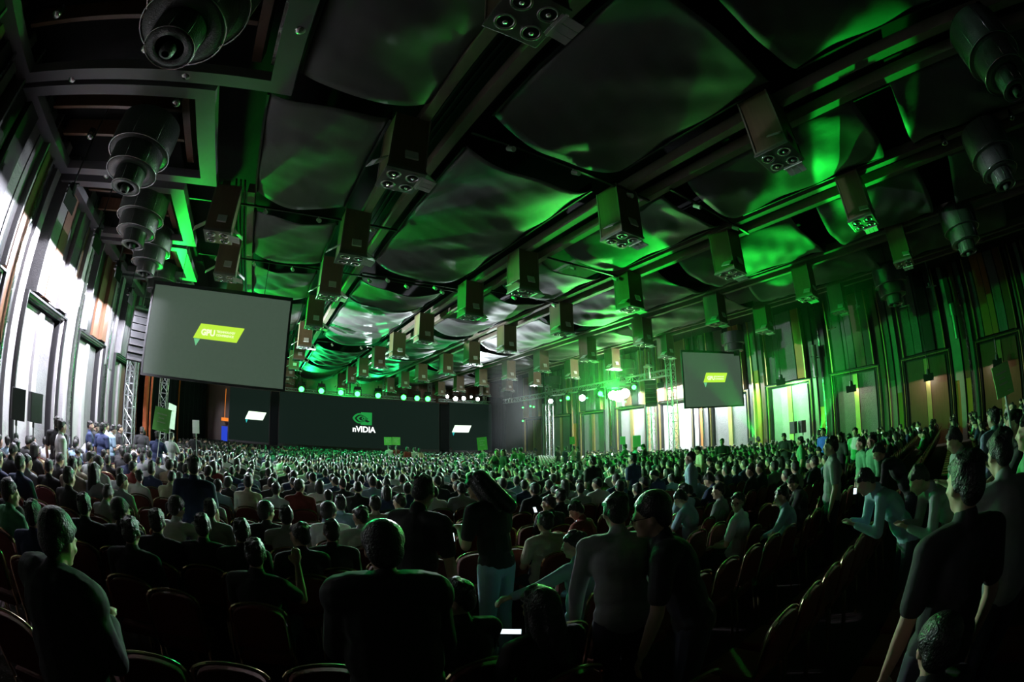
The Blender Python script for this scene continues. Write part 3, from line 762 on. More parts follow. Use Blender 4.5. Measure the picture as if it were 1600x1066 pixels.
for i, (x, y, z, tx, ty, tz) in enumerate(UP):
    t = empty('added_floor_lamp', (x, y, 0)); d = (Vector((tx, ty, tz))-Vector((x, y, z))).normalized(); c = Vector((0, 0, z))-d*.1
    bm = bmesh.new(); rod(bm, c-d*.34, c, .1, 14, .13); bm_obj('lamp_body', bm, M['blacksteel'], t)
    bm = bmesh.new(); bx(bm, (-.2, -.16, 0), (.2, .16, .14)); rod(bm, (0, 0, .14), (0, 0, z-.35), .05, 8); bm_obj('stand', bm, M['blacksteel'], t)
    tag(t, 'added black beam lamp on a floor stand by the %s wall, %s nearest' % (('left', ORD[{4: 3, 6: 1, 7: 2, 9: 0}.get(i, 0)]) if x < 0 else ('right', ORD[{2: 0, 3: 1, 1: 2, 0: 3, 5: 5, 8: 4}.get(i, 6)])), 'stage lamp')
for i, (x, y, z) in enumerate(WASH):
    t = empty('wash_lamp', (x, y, z))
    bm = bmesh.new(); rod(bm, (0, 0, .05), (0, 0, .3), .13, 12, .09); bx(bm, (-.16, -.02, .28), (.16, .02, .32)); rod(bm, (0, 0, .3), (0, 0, 8.6-z if x > 0 else 8.3-z), .02, 6); bm_obj('housing', bm, M['blacksteel'], t)
    bm = bmesh.new()
    q = 1 if x < 0 else -1
    bx(bm, (min(q*.08, q*.09), -.3, -.26), (max(q*.08, q*.09), .3, .09)); bx(bm, (min(q*.02, q*.09), -.3, .08), (max(q*.02, q*.09), .3, .09))  # added plate that holds the wash light off the audience
    bm_obj('added_light_shield', bm, M['black'], t)
    tag(t, 'black downward wash lamp beside the %s wall, %s from the %s' % (('left', ORD[i], 'camera') if x < 0 else ('right', ORD[i-6], 'stage')), 'wash lamp')

for i, (px, py) in enumerate(((1319, 487), (1340, 480), (1300, 513), (1413, 478), (1455, 447))):
    p = onx(px, py, 22.8); t = empty('hanging_light_bar', p, .5*i)
    bm = bmesh.new(); rod(bm, (0, 0, 0), (0, 0, 8.6-p.z), .03, 6); bm_obj('drop_pole', bm, M['steel'], t)
    bm = bmesh.new(); bx(bm, (-.3, -.05, -.05), (.3, .05, .0)); bm_obj('bar', bm, M['steel'], t)
    bm = bmesh.new(); rod(bm, (.12, 0, 0), (.12, 0, .16), .06, 10); bm_obj('lamp_can', bm, M['steel'], t)
    tag(t, 'thin drop pole with short light bar, %s from the right projection screen' % ORD[[1, 2, 0, 3, 4][i]], 'hanging bar', 'drop poles by the right wall')
for i, (px, py) in enumerate(((1490, 497), (1272, 560), (1178, 470))):
    p = onx(px, py, 24.2); t = empty('wall_projector', p)
    bm = bmesh.new(); rod(bm, (0, 0, .1), (0, 0, .7), .22, 14); bm_obj('upper_can', bm, M['plate'], t)
    bm = bmesh.new(); rod(bm, (.02, 0, -1.0), (.02, 0, .1), .15, 14); rod(bm, (0, 0, .08), (.9, 0, .08), .03, 6); bm_obj('lower_can', bm, M['plate'], t)
    tag(t, 'cylindrical two-stage lamp fixed high on the right wall, %s' % ('nearest to the right edge', 'above the green-lit portal', 'just right of the right screen')[i], 'wall lamp')

# line arrays and cabinets
def line_array(loc, n, rz, label):
    t = empty('line_array', loc, rz)
    for k in range(n):
        bm = bmesh.new(); z = -k*.26; y = .012*k*k
        obox(bm, (0, y, z), (.36, 0, 0), (0, .24, 0), (0, .02*k*.3, .12)); bm_obj('array_cabinet', bm, M['speaker'], t, bevel=.01)
        bm = bmesh.new(); obox(bm, (0, y-.245, z), (.3, 0, 0), (0, .004, 0), (0, .002, .09)); bm_obj('grille', bm, M['blacksteel'], t)
    bm = bmesh.new(); bx(bm, (-.3, -.2, .16), (.3, .2, .22)); rod(bm, (0, 0, .2), (0, 0, 1.9), .015); bm_obj('rigging', bm, M['steel'], t)
    tag(t, label, 'loudspeaker array')
line_array((20.9, 18.0, 5.45), 6, math.radians(-50), 'black hanging loudspeaker array under the right truss near the towers')
line_array((-5.4, 17.0, 5.9), 7, math.radians(25), 'black hanging loudspeaker array between the left tower and projection screen')
def cabinet(loc, rz, label, stand=True):
    t = empty('loudspeaker', loc, rz)
    bm = bmesh.new()
    v = [(-.2, -.18), (.2, -.18), (.13, .16), (-.13, .16)]
    lo = [bm.verts.new((x, y, 1.42)) for x, y in v]; hi = [bm.verts.new((x, y, 2.08)) for x, y in v]
    bm.faces.new(lo[::-1]); bm.faces.new(hi)
    for i in range(4): bm.faces.new((lo[i], lo[(i+1) % 4], hi[(i+1) % 4], hi[i]))
    bm_obj('cabinet', bm, M['speaker'], t, bevel=.012)
    bm = bmesh.new(); bx(bm, (-.185, -.195, 1.44), (.185, -.18, 2.06)); bm_obj('grille', bm, M['blacksteel'], t)
    bm = bmesh.new(); rod(bm, (0, 0, .35), (0, 0, 1.42), .02, 8); rod(bm, (0, 0, 1.3), (0, 0, 1.42), .035, 8)
    for q in range(3):
        an = q*2.094; rod(bm, (0, 0, .75), (.5*math.cos(an), .5*math.sin(an), 0.012), .012, 6); rod(bm, (0, 0, .42), (.25*math.cos(an), .25*math.sin(an), .38), .01, 6)
    bm_obj('tripod', bm, M['blacksteel'], t)
    tag(t, label, 'loudspeaker')
cabinet((-6.15, 9.15, 0.2), math.radians(50), 'slim black loudspeaker seen edge-on against the white-lit left wall')
cabinet((-6.1, 10.0, 0.2), math.radians(60), 'black loudspeaker on a tripod stand before the white-lit left wall portal')
for p, rz, lab in (((23.9, 9.9, .2), 1.9, 'black loudspeaker on the left of the pair before the green-lit right portal'), ((23.9, 9.35, .2), 2.2, 'black loudspeaker on the right of the pair before the green-lit right portal')):
    cabinet(p, -rz, lab)

# ================================================================== PEOPLE
def V(*a): return np.array(a, float)
def m_capsule(p0, r0, p1, r1, n=10, flat=None):
    """closed tapered capsule; flat=(axis vector, factor) squashes it across that axis"""
    p0, p1 = np.array(p0, float), np.array(p1, float)
    d = p1-p0; L_ = np.linalg.norm(d) + 1e-9; d = d/L_
    a = V(0, 0, 1) if abs(d[2]) < .9 else V(1, 0, 0)
    u = np.cross(d, a); u /= np.linalg.norm(u); w = np.cross(d, u)
    st = []
    for k in range(4): t = math.pi/2*k/4; st.append((-math.cos(t)*r0, math.sin(t)*r0))
    st[0] = (-r0, 0.0)
    st += [(0, r0), (L_, r1)]
    for k in range(1, 5): t = math.pi/2*k/4; st.append((L_+math.sin(t)*r1, math.cos(t)*r1))
    vs = []; fs = []
    ang = np.arange(n)*2*math.pi/n
    first = p0+d*st[0][0]; last = p0+d*st[-1][0]
    vs.append(first)
    for s, r in st[1:-1]:
        for t in ang: vs.append(p0+d*s+(u*math.cos(t)+w*math.sin(t))*r)
    vs.append(last); R_ = len(st)-2
    for i in range(n): fs.append((0, 1+(i+1) % n, 1+i))
    for k in range(R_-1):
        for i in range(n):
            b = 1+k*n; fs.append((b+i, b+(i+1) % n, b+n+(i+1) % n, b+n+i))
    e = len(vs)-1; b = 1+(R_-1)*n
    for i in range(n): fs.append((e, b+i, b+(i+1) % n))
    vs = np.array(vs)
    if flat is not None:
        ax = np.array(flat[0], float); ax /= np.linalg.norm(ax); c = (p0+p1)/2
        k = (vs-c)@ax; vs = vs - np.outer(k*(1-flat[1]), ax)
    return vs, fs
def m_ell(c, r, R_=None, n=14, m=9):
    vs = [V(0, 0, -1)]; fs = []
    for k in range(1, m):
        t = -math.pi/2+math.pi*k/m
        for i in range(n): a = 2*math.pi*i/n; vs.append(V(math.cos(t)*math.cos(a), math.cos(t)*math.sin(a), math.sin(t)))
    vs.append(V(0, 0, 1)); vs = np.array(vs)*np.array(r, float)
    if R_ is not None: vs = vs@np.array(R_).T
    vs = vs + np.array(c, float)
    for i in range(n): fs.append((0, 1+(i+1) % n, 1+i))
    for k in range(m-2):
        b = 1+k*n
        for i in range(n): fs.append((b+i, b+(i+1) % n, b+n+(i+1) % n, b+n+i))
    e = 1+(m-1)*n; b = 1+(m-2)*n
    for i in range(n): fs.append((e, b+i, b+(i+1) % n))
    return vs, fs
def join_parts(parts):
    V_ = []; F_ = []; o = 0
    for v, f in parts:
        V_.append(v); F_ += [tuple(i+o for i in q) for q in f]; o += len(v)
    return np.concatenate(V_), F_
def fuse(name, parts, voxel, smooth=3):
    v, f = join_parts(parts)
    me = bpy.data.meshes.new('tmp'); me.from_pydata(v.tolist(), [], f); me.update()
    o = bpy.data.objects.new('tmp', me); COL.objects.link(o)
    r = o.modifiers.new('r', 'REMESH'); r.mode = 'VOXEL'; r.voxel_size = voxel
    s = o.modifiers.new('s', 'SMOOTH'); s.factor = .6; s.iterations = smooth
    dg = bpy.context.evaluated_depsgraph_get(); dg.update()
    out = bpy.data.meshes.new_from_object(o.evaluated_get(dg)); out.name = name
    bpy.data.objects.remove(o); bpy.data.meshes.remove(me)
    out.shade_smooth()
    return out
def rotm(yaw, pitch, roll=0):
    cy, sy = math.cos(yaw), math.sin(yaw); cp, sp = math.cos(pitch), math.sin(pitch); cr, sr = math.cos(roll), math.sin(roll)
    Z = np.array([[cy, -sy, 0], [sy, cy, 0], [0, 0, 1]]); X = np.array([[1, 0, 0], [0, cp, -sp], [0, sp, cp]]); Y = np.array([[cr, 0, sr], [0, 1, 0], [-sr, 0, cr]])
    return Z@X@Y
def lerp(a, b, t): return a+(b-a)*t

def hand_parts(wr, el, side, hi, curl=.5, palm_n=None):
    d = wr-el; d /= np.linalg.norm(d)
    up = palm_n if palm_n is not None else V(0, 0, 1)
    up = up-d*np.dot(up, d)
    if np.linalg.norm(up) < .1: up = V(0, 1, 0)-d*d[1]
    up /= np.linalg.norm(up); s = np.cross(d, up)     # across the palm
    out = [m_capsule(wr, .025, wr+d*.075, .034, flat=(up, .55))]
    if not hi:
        out.append(m_capsule(wr+d*.07, .03, wr+d*.13-up*.02, .018, flat=(up, .6))); return out
    for q, (off, ln) in enumerate(((-.03, .07), (-.01, .08), (.011, .075), (.031, .058))):
        b = wr+d*.085+s*off
        k1 = b+d*ln*.5*math.cos(curl*.6)-up*ln*.5*math.sin(curl*.6)
        k2 = k1+d*ln*.5*math.cos(curl*1.9)-up*ln*.5*math.sin(curl*1.9)
        out += [m_capsule(b-d*.02, .0098, k1, .009, 8), m_capsule(k1, .009, k2, .0078, 8)]
    tb = wr+d*.025-s*side*.03
    t1 = tb+(d*.7-s*side*.7)*.04; t2 = t1+(d*.9-up*.4)*.03
    out += [m_capsule(tb, .014, t1, .011, 8), m_capsule(t1, .011, t2, .0085, 8)]
    return out
def head_parts(c, R_, hair, hi):
    def P(x, y, z): return c+R_@V(x, y, z)
    body = [m_ell(P(0, -.01, .032), (.074, .092, .086), R_), m_ell(P(0, .02, -.018), (.063, .076, .088), R_), m_ell(P(0, .042, -.078), (.04, .042, .034), R_),
            m_capsule(P(0, .09, .012), .009, P(0, .107, -.018), .0135), m_ell(P(.074, -.004, -.006), (.012, .02, .031), R_), m_ell(P(-.074, -.004, -.006), (.012, .02, .031), R_),
            m_capsule(P(-.04, .081, .022), .011, P(.04, .081, .022), .011), m_ell(P(0, .083, -.05), (.026, .014, .010), R_), m_ell(P(0, .074, -.088), (.022, .018, .017), R_),
            m_ell(P(.036, .066, -.02), (.024, .02, .024), R_), m_ell(P(-.036, .066, -.02), (.024, .02, .024), R_)]
    rr = random.Random(int(abs(c[0]*1000)+abs(c[1]*777))+len(hair))
    H = [m_ell(P(0, -.022, .05), (.081, .0915, .079), R_), m_ell(P(0, -.062, .0), (.07, .052, .075), R_), m_ell(P(0, .036, .086), (.06, .034, .024), R_)]
    for _ in range(14 if hi else 5):
        a = rr.uniform(0, 6.28); e = rr.uniform(.1, 1.4)
        H.append(m_ell(P(.078*math.cos(a)*math.cos(e), -.024+.086*math.sin(a)*math.cos(e), .055+.072*math.sin(e)), (.022, .022, .016), R_, 8, 6))
    for s in (-1, 1): H += [m_ell(P(s*.069, -.02, .02), (.014, .035, .038), R_), m_ell(P(s*.04, .052, .07), (.026, .024, .022), R_)]
    if hair == 'long':
        H += [m_capsule(P(0, -.06, .04), .08, P(0, -.1, -.28), .06, 12), m_capsule(P(.05, -.05, .02), .05, P(.085, -.04, -.25), .035, 10), m_capsule(P(-.05, -.05, .02), .05, P(-.085, -.04, -.25), .035, 10),
              m_capsule(P(.06, .0, .03), .03, P(.08, .03, -.2), .02, 8), m_capsule(P(-.06, .0, .03), .03, P(-.08, .03, -.2), .02, 8)]
    elif hair == 'bushy':
        H += [m_ell(P(0, -.03, .055), (.1, .105, .092), R_), m_ell(P(0, -.07, 0), (.085, .055, .085), R_)]
    elif hair == 'bob':
        H += [m_capsule(P(0, -.05, .03), .082, P(0, -.055, -.09), .075, 12), m_capsule(P(.06, -.01, .02), .03, P(.07, .01, -.09), .025, 8), m_capsule(P(-.06, -.01, .02), .03, P(-.07, .01, -.09), .025, 8)]
    E = [m_ell(P(s*.031, .0865, .004), (.0135, .008, .0085), R_, 10, 7) for s in (-1, 1)]
    return body, H, E
def person_meshes(key, J, hair='short', voxel=.012, sleeve='short', shirt_fit=.012, eyes=False, curl=.5, collar=True, low=False):
    """J: joints (numpy). returns dict part -> mesh"""
    hi = voxel < .0125
    Rt = rotm(J.get('tyaw', 0), J.get('tpitch', 0), J.get('troll', 0))
    pel, che, nk, hd = J['pel'], J['che'], J['nk'], J['hd']
    body = []; shirt = []; trou = []; f = shirt_fit
    ax = Rt@V(0, 1, 0)
    def torso(lst, g, low_cut=False):
        mid = lerp(pel, che, .45)
        lst += [m_ell(pel+V(0, 0, .02), (.165+g, .118+g, .125+g), Rt), m_ell(mid, (.146+g*1.5, .108+g, .18+g), Rt), m_ell(che, (.172+g, .115+g, .17+g), Rt)]
        for s in 'LR':
            lst.append(m_capsule(che+(J['sh'+s]-che)*.45+V(0, 0, .06), .07+g, J['sh'+s], .056+g))
            lst.append(m_capsule(lerp(che, nk, .6), .06+g, lerp(J['sh'+s], nk, .25), .047+g))
    torso(body, 0); torso(shirt, f)
    body += [m_capsule(lerp(che, nk, .5), .06, nk, .056), m_capsule(nk, .055, hd+rotm(J['hy'], J['hp'], J.get('hr', 0))@V(0, -.015, -.05), .05)]
    if collar: shirt.append(m_capsule(nk-V(0, 0, .03), .066, nk+V(0, -.004, .006), .062))
    for s, sd_ in (('L', -1), ('R', 1)):
        sh, el, wr = J['sh'+s], J['el'+s], J['wr'+s]
        body += [m_capsule(sh, .05, el, .04), m_capsule(el, .041, lerp(el, wr, .35), .04), m_capsule(lerp(el, wr, .3), .04, wr, .026)]
        body += hand_parts(wr, el, sd_, hi, curl, J.get('pn'+s))
        if sleeve == 'short': shirt.append(m_capsule(sh, .06+f*.6, lerp(sh, el, .68), .054+f*.5))
        else: shirt += [m_capsule(sh, .056+f*.6, el, .046+f*.5), m_capsule(el, .046+f*.5, lerp(el, wr, .93), .032+f*.4)]
        hp, kn, an = J['hi'+s], J['kn'+s], J['an'+s]
        body += [m_capsule(hp, .088, kn, .056), m_capsule(kn, .056, lerp(kn, an, .35), .057), m_capsule(lerp(kn, an, .3), .057, an, .037)]
        g = .012
        trou += [m_capsule(hp, .09+g, kn, .06+g), m_capsule(kn, .06+g, lerp(kn, an, .94), .047+g)]
        fd = J.get('ft'+s, V(0, 1, 0)); fd = fd/np.linalg.norm(fd)
        body += [m_capsule(an+V(0, 0, -.035), .036, an+fd*.14+V(0, 0, -.052), .026)]
        trou += [m_capsule(an+V(0, 0, -.03), .046, an+fd*.16+V(0, 0, -.048), .038)]
    trou += [m_ell(pel-V(0, 0, .01), (.172, .125, .12), Rt), m_capsule(J['hiL'], .1, J['hiR'], .1)]
    Rh = rotm(J['hy'], J['hp'], J.get('hr', 0))
    hb, hh, he = head_parts(hd, Rh, hair, hi)
    body += hb
    out = {'body': fuse(key+'_body', body, voxel), 'shirt': fuse(key+'_shirt', shirt, voxel), 'hair': fuse(key+'_hair', hh, max(.008, voxel*.85), 2)}
    if not low: out['trousers'] = fuse(key+'_trousers', trou, voxel*1.2)
    if eyes:
        for q, e_ in zip(('eye', 'eye_'), he):
            me = bpy.data.meshes.new(key+'_eye'); me.from_pydata(e_[0].tolist(), [], e_[1]); me.shade_smooth(); out[q] = me
    for k, m in (('body', M['skin']), ('shirt', SHIRT['grey']), ('trousers', M['denim']), ('hair', M['hair']), ('eye', M['glass']), ('eye_', M['glass'])):
        if k in out: out[k].materials.clear(); out[k].materials.append(m)
    out['J'] = J; out['Rh'] = Rh
    return out
def seated(hy=0, hp=0, hr=0, lean=0, side=0, arms='lap', tp=0):
    J = dict(pel=V(0, 0, .53), che=V(side*.5, -.06+lean*.55, .92), nk=V(side*.9, -.045+lean*.9, 1.10), hy=hy, hp=hp, hr=hr, tpitch=-lean*1.2, troll=side)
    J['hd'] = J['nk']+rotm(hy*.3, hp*.8)@V(0, .02, .125)
    for s, q in (('L', -1), ('R', 1)):
        J['sh'+s] = J['nk']+V(q*.19, -.005, -.085)
        if arms == 'lap':
            J['el'+s] = J['sh'+s]+V(q*.05, .08, -.27); J['wr'+s] = J['el'+s]+V(-q*.13, .2, -.06)
        elif arms == 'phone':
            J['el'+s] = J['sh'+s]+V(q*.03, .12, -.25); J['wr'+s] = J['el'+s]+V(-q*.15, .18, .1)
        elif arms == 'up':
            if q > 0: J['el'+s] = J['sh'+s]+V(.12, .1, -.12); J['wr'+s] = J['el'+s]+V(-.03, .08, .24)
            else: J['el'+s] = J['sh'+s]+V(q*.05, .08, -.27); J['wr'+s] = J['el'+s]+V(-q*.13, .2, -.06)
        elif arms == 'reach':
            if q < 0: J['el'+s] = J['sh'+s]+V(-.24, .06, -.08); J['wr'+s] = J['el'+s]+V(-.22, .05, -.03)
            else: J['el'+s] = J['sh'+s]+V(q*.05, .08, -.27); J['wr'+s] = J['el'+s]+V(-q*.13, .2, -.06)
        J['hi'+s] = V(q*.09, .02, .5); J['kn'+s] = V(q*.13, .44, .52); J['an'+s] = V(q*.13, .46, .09)
    return J
def standing(hy=0, hp=0, arms='down', lean=0, h=1.0, stride=0, side=0):
    J = dict(pel=V(0, 0, .95), che=V(side*.4, lean*.42, 1.29), nk=V(side*.8, lean*.75+.0, 1.475), hy=hy, hp=hp, tpitch=-lean*1.1, troll=side)
    J['hd'] = J['nk']+rotm(hy*.3, hp*.8)@V(0, .02+lean*.08, .125)
    for s, q in (('L', -1), ('R', 1)):
        J['sh'+s] = J['nk']+V(q*.19, -.005, -.085)
        J['el'+s] = J['sh'+s]+V(q*.06, -.01+lean*.1, -.28); J['wr'+s] = J['el'+s]+V(-q*.0, .06, -.25)
        if arms == 'phone' or (arms == 'phoneR' and q > 0):
            J['el'+s] = J['sh'+s]+V(q*.05, .03, -.27); J['wr'+s] = J['el'+s]+V(-q*.14, .2, .08)
        if arms == 'sign':
            J['el'+s] = J['sh'+s]+V(q*.03, .16, -.2); J['wr'+s] = J['el'+s]+V(-q*.16, .13, .12 if q < 0 else .0)
        if arms == 'cross':
            J['el'+s] = J['sh'+s]+V(q*.05, .05, -.26); J['wr'+s] = J['el'+s]+V(-q*.24, .16, .06)
        if arms == 'camera' :
            J['el'+s] = J['sh'+s]+V(q*.04, .14, -.18); J['wr'+s] = J['el'+s]+V(-q*.13, .1, .2)
        J['hi'+s] = V(q*.085, 0, .92); J['kn'+s] = V(q*.095, .02+q*stride*.5, .5); J['an'+s] = V(q*.1, q*stride, .09)
    return J

MESHES = {}
def get(key, **k):
    if key not in MESHES: MESHES[key] = person_meshes(key, **k)
    return MESHES[key]
def drop_person(key, loc, rz, label, shirt, group=None, s=1.0, trousers=None, cat='person', name='person'):
    ms = MESHES[key]
    t = empty(name, loc, rz, s)
    for part in ('body', 'shirt', 'trousers', 'hair', 'eye', 'eye_'):
        if part not in ms: continue
        o = bpy.data.objects.new(part.rstrip('_'), ms[part]); COL.objects.link(o); o.parent = t
        if part == 'shirt' or (part == 'trousers' and trousers):
            o.material_slots[0].link = 'OBJECT'; o.material_slots[0].material = shirt if part == 'shirt' else trousers
    tag(t, label, cat, group); return t

# pose library for the seats (medium detail) and one-piece copies for the far rows
SEATPOSE = {
    'seat_straight': dict(J=seated(), hair='short'),
    'seat_left': dict(J=seated(hy=.7, hp=-.1), hair='short'),
    'seat_right': dict(J=seated(hy=-.6, hp=-.05), hair='short', sleeve='long'),
    'seat_down': dict(J=seated(hy=.15, hp=-.55, lean=.12, arms='phone'), hair='short'),
    'seat_tilt': dict(J=seated(hr=.2, hy=-.2, side=.06), hair='bushy'),
    'seat_bob': dict(J=seated(hy=.1, hp=-.1), hair='bob'),
    'seat_lean': dict(J=seated(hy=.3, hp=-.2, lean=.25, side=-.07), hair='short', sleeve='long'),
    'seat_long': dict(J=seated(hy=-.3), hair='long'),
}
for k, d in SEATPOSE.items(): get(k, voxel=.0165, **d)
def merge_meshes(name, ms, order=('body', 'shirt', 'trousers', 'hair')):
    bm = bmesh.new()
    for i, p in enumerate(order):
        if p not in ms: continue
        n0 = len(bm.faces); bm.from_mesh(ms[p]); bm.faces.ensure_lookup_table()
        for f in bm.faces[n0:]: f.material_index = i; f.smooth = True
    me = bpy.data.meshes.new(name); bm.to_mesh(me); bm.free()
    for m in (M['skin'], SHIRT['grey'], M['denim'], M['hair']): me.materials.append(m)
    return me
FARM = {}
for k, d in SEATPOSE.items():
    lowms = person_meshes(k+'_far', voxel=.026, **d)
    FARM[k] = merge_meshes('seated_person', lowms)
    for q in ('body', 'shirt', 'trousers', 'hair'): bpy.data.meshes.remove(lowms[q])

# ------------------------------------------------------------------ banquet chairs
def make_chair():
    t = empty('banquet_chair')
    bm = bmesh.new(); n = 10
    pts = []
    for (x0, y0, x1, y1, z0, z1) in ((-.2, -.19, .2, .22, .4, .49),):
        bx(bm, (x0, y0, z0), (x1, y1, z1))
    bm_obj('seat', bm, M['chairred'], t, bevel=.03)
    # rounded backrest: outline in x-z, slightly reclined
    def outline(w, zt, zb, inset=0):
        o = [(-w+inset, zb)]
        for i in range(13):
            a = math.pi-math.pi*i/12
            o.append(((w-inset)*math.cos(a)*1.0, zt-.13+(.13-inset)*max(0, math.sin(a))**.7))
        o.append((w-inset, zb)); return o
    def slabb(o, y0, y1):
        bm = bmesh.new(); f_ = lambda z: -.19-.16*(z-.45)
        a = [bm.verts.new((x, f_(z)+y0, z)) for x, z in o]; b = [bm.verts.new((x, f_(z)+y1, z)) for x, z in o]
        m = len(o); bm.faces.new(a); bm.faces.new(b[::-1])
        for i in range(m): bm.faces.new((a[i], b[i], b[(i+1) % m], a[(i+1) % m]))
        bmesh.ops.recalc_face_normals(bm, faces=bm.faces); return bm
    bm_obj('backrest', slabb(outline(.2, .93, .56, .012), -.03, .035), M['chairred'], t, bevel=.01)
    fr = bmesh.new(); o = outline(.212, .945, .42); f_ = lambda z: -.19-.16*(z-.45)
    path_tube(fr, [(x, f_(z), z) for x, z in o], .012, 6)
    bm_obj('back_frame', fr, M['chairgold'], t)
    for (x, y) in ((-.19, .19), (.19, .19), (-.2, -.2), (.2, -.2)):
        bm = bmesh.new(); rod(bm, (x, y, .43), (x*1.08, y*(1.15 if y > 0 else 1.35), 0.0), .013, 6); bm_obj('leg', bm, M['chairgold'], t)
    return t
chair0 = make_chair()
chair_one = join_tree(chair0, 'banquet_chair')

# ================================================================== STANDING PEOPLE AND THE NEAREST SEATED ONES
def azi(px, py):
    d = ray(px, py); return math.atan2(d[0], d[1]), math.asin(d[2])
def stand(key, px, py, d, rz, label, shirt, trousers=None, group=None, hdz=1.6):
    """a standing person whose head centre lies on the sight line at distance d (horizontal); real height follows"""
    az, el = azi(px, py)
    zh = EYE[2] + d*math.tan(el); s = max(.94, min(1.09, zh/1.6))
    J = MESHES[key]['J']; hx, hy = J['hd'][0]*s, J['hd'][1]*s
    cx, cy = d*math.sin(az), d*math.cos(az)
    c, s_ = math.cos(rz), math.sin(rz)
    loc = (cx-(c*hx-s_*hy), cy-(s_*hx+c*hy), 0)
    o = drop_person(key, loc, rz, label, SHIRT[shirt], group, s, M[trousers] if trousers else None)
    return o
def glasses(root, key):
    """wire spectacles in front of the eyes"""
    J = MESHES[key]['J']; R_ = MESHES[key]['Rh']; c = J['hd']
    bm = bmesh.new()
    def P(x, y, z): return Vector(c+R_@V(x, y, z))
    for s in (-1, 1):
        pts = [P(s*.033+.024*math.cos(a), .104, .004+.018*math.sin(a)) for a in [i*math.pi/6 for i in range(13)]]
        path_tube(bm, pts, .0022, 5); path_tube(bm, [P(s*.057, .104, .008), P(s*.076, .07, .01), P(s*.079, -.005, .008)], .002, 5)
    path_tube(bm, [P(-.01, .106, .006), P(.01, .106, .006)], .002, 5)
    bm_obj('spectacles', bm, M['glass'], root)
def lanyard(root, key):
    J = MESHES[key]['J']; bm = bmesh.new(); n = J['nk']; c = J['che']
    pts = [Vector(n+V(-.07, -.02, -.0)), Vector(n+V(-.085, .055, -.05)), Vector(c+V(-.06, .135, .02)), Vector(c+V(0, .145, -.2)), Vector(c+V(.06, .135, .02)), Vector(n+V(.085, .055, -.05)), Vector(n+V(.07, -.02, 0))]
    path_tube(bm, pts, .006, 5); obox(bm, c+V(0, .15, -.27), (.045, 0, 0), (0, .003, 0), (0, 0, .065))
    bm_obj('lanyard', bm, M['strap'], root)

get('st_back', J=standing(hp=-.25, arms='phone', lean=.12), hair='bushy', voxel=.0095, sleeve='long', shirt_fit=.055)
get('st_turn', J=standing(hy=.25, hp=-.45, lean=.08), hair='short', voxel=.0095, shirt_fit=.016)
get('st_long', J=standing(hy=.3, hp=-.75, arms='phone', lean=.1), hair='long', voxel=.0095, shirt_fit=.012)
get('st_glass', J=standing(hy=.1, hp=-.18, lean=.28), hair='bushy', voxel=.0085, shirt_fit=.016, eyes=True)
get('st_pack', J=standing(hp=-.2, lean=.2, stride=.1), hair='short', voxel=.0115, sleeve='long', shirt_fit=.02)
get('st_down', J=standing(), hair='short', voxel=.0115, shirt_fit=.016)
get('st_long_sleeve', J=standing(hy=.3), hair='short', voxel=.013, sleeve='long', shirt_fit=.018)
get('st_phone', J=standing(hp=-.5, arms='phone'), hair='short', voxel=.013)
get('st_bend', J=standing(hp=-.6, arms='phone', lean=.55), hair='short', voxel=.013, sleeve='long')
get('st_sign', J=standing(hy=.2, arms='sign'), hair='short', voxel=.0115)
get('st_cross', J=standing(hy=-.3, arms='cross'), hair='short', voxel=.015, sleeve='long')
get('st_camera', J=standing(arms='camera'), hair='short', voxel=.014)
get('st_girl', J=standing(hy=.1), hair='bob', voxel=.015)

NEARP = []   # (x, y) of everyone placed by hand, to keep the seat grid clear
def reg(o): NEARP.append((o.location.x, o.location.y)); return o
bag_man = reg(stand('st_back', 598, 858, 2.0, -.12, 'big dark figure in black jacket seen from behind, green rim light on ear', 'black'))
ma = reg(stand('st_turn', 661, 768, 3.5, -.95, 'standing man in black T-shirt with white lanyard, left of the long-haired woman', 'black')); lanyard(ma, 'st_turn')
wo = reg(stand('st_long', 748, 752, 4.0, .35, 'standing long-haired woman looking down at her hands, pale jeans', 'black', None))
jeans = [c for c in wo.children if c.name.startswith('trousers')][0]; jeans.material_slots[0].link = 'OBJECT'; jeans.material_slots[0].material = SHIRT['light blue']
reg(stand('st_back', 93, 842, 2.05, -.35, 'big dark bushy-haired standing figure in the lower left corner', 'black'))
reg(stand('st_pack', 962, 800, 2.9, -.5, 'blurred standing man in grey shirt seen from behind, beside the man with glasses', 'grey'))
gl = reg(stand('st_glass', 1016, 805, 2.55, .74, 'young man with glasses in profile walking left in dark T-shirt', 'black')); glasses(gl, 'st_glass')
reg(stand('st_down', 303, 730, 5.4, .05, 'tall dark standing figure in navy shirt among the seats left of centre', 'navy'))
reg(stand('st_long_sleeve', 97, 666, 9.2, -.9, 'standing man in loose white shirt near the left wall loudspeaker', 'white'))
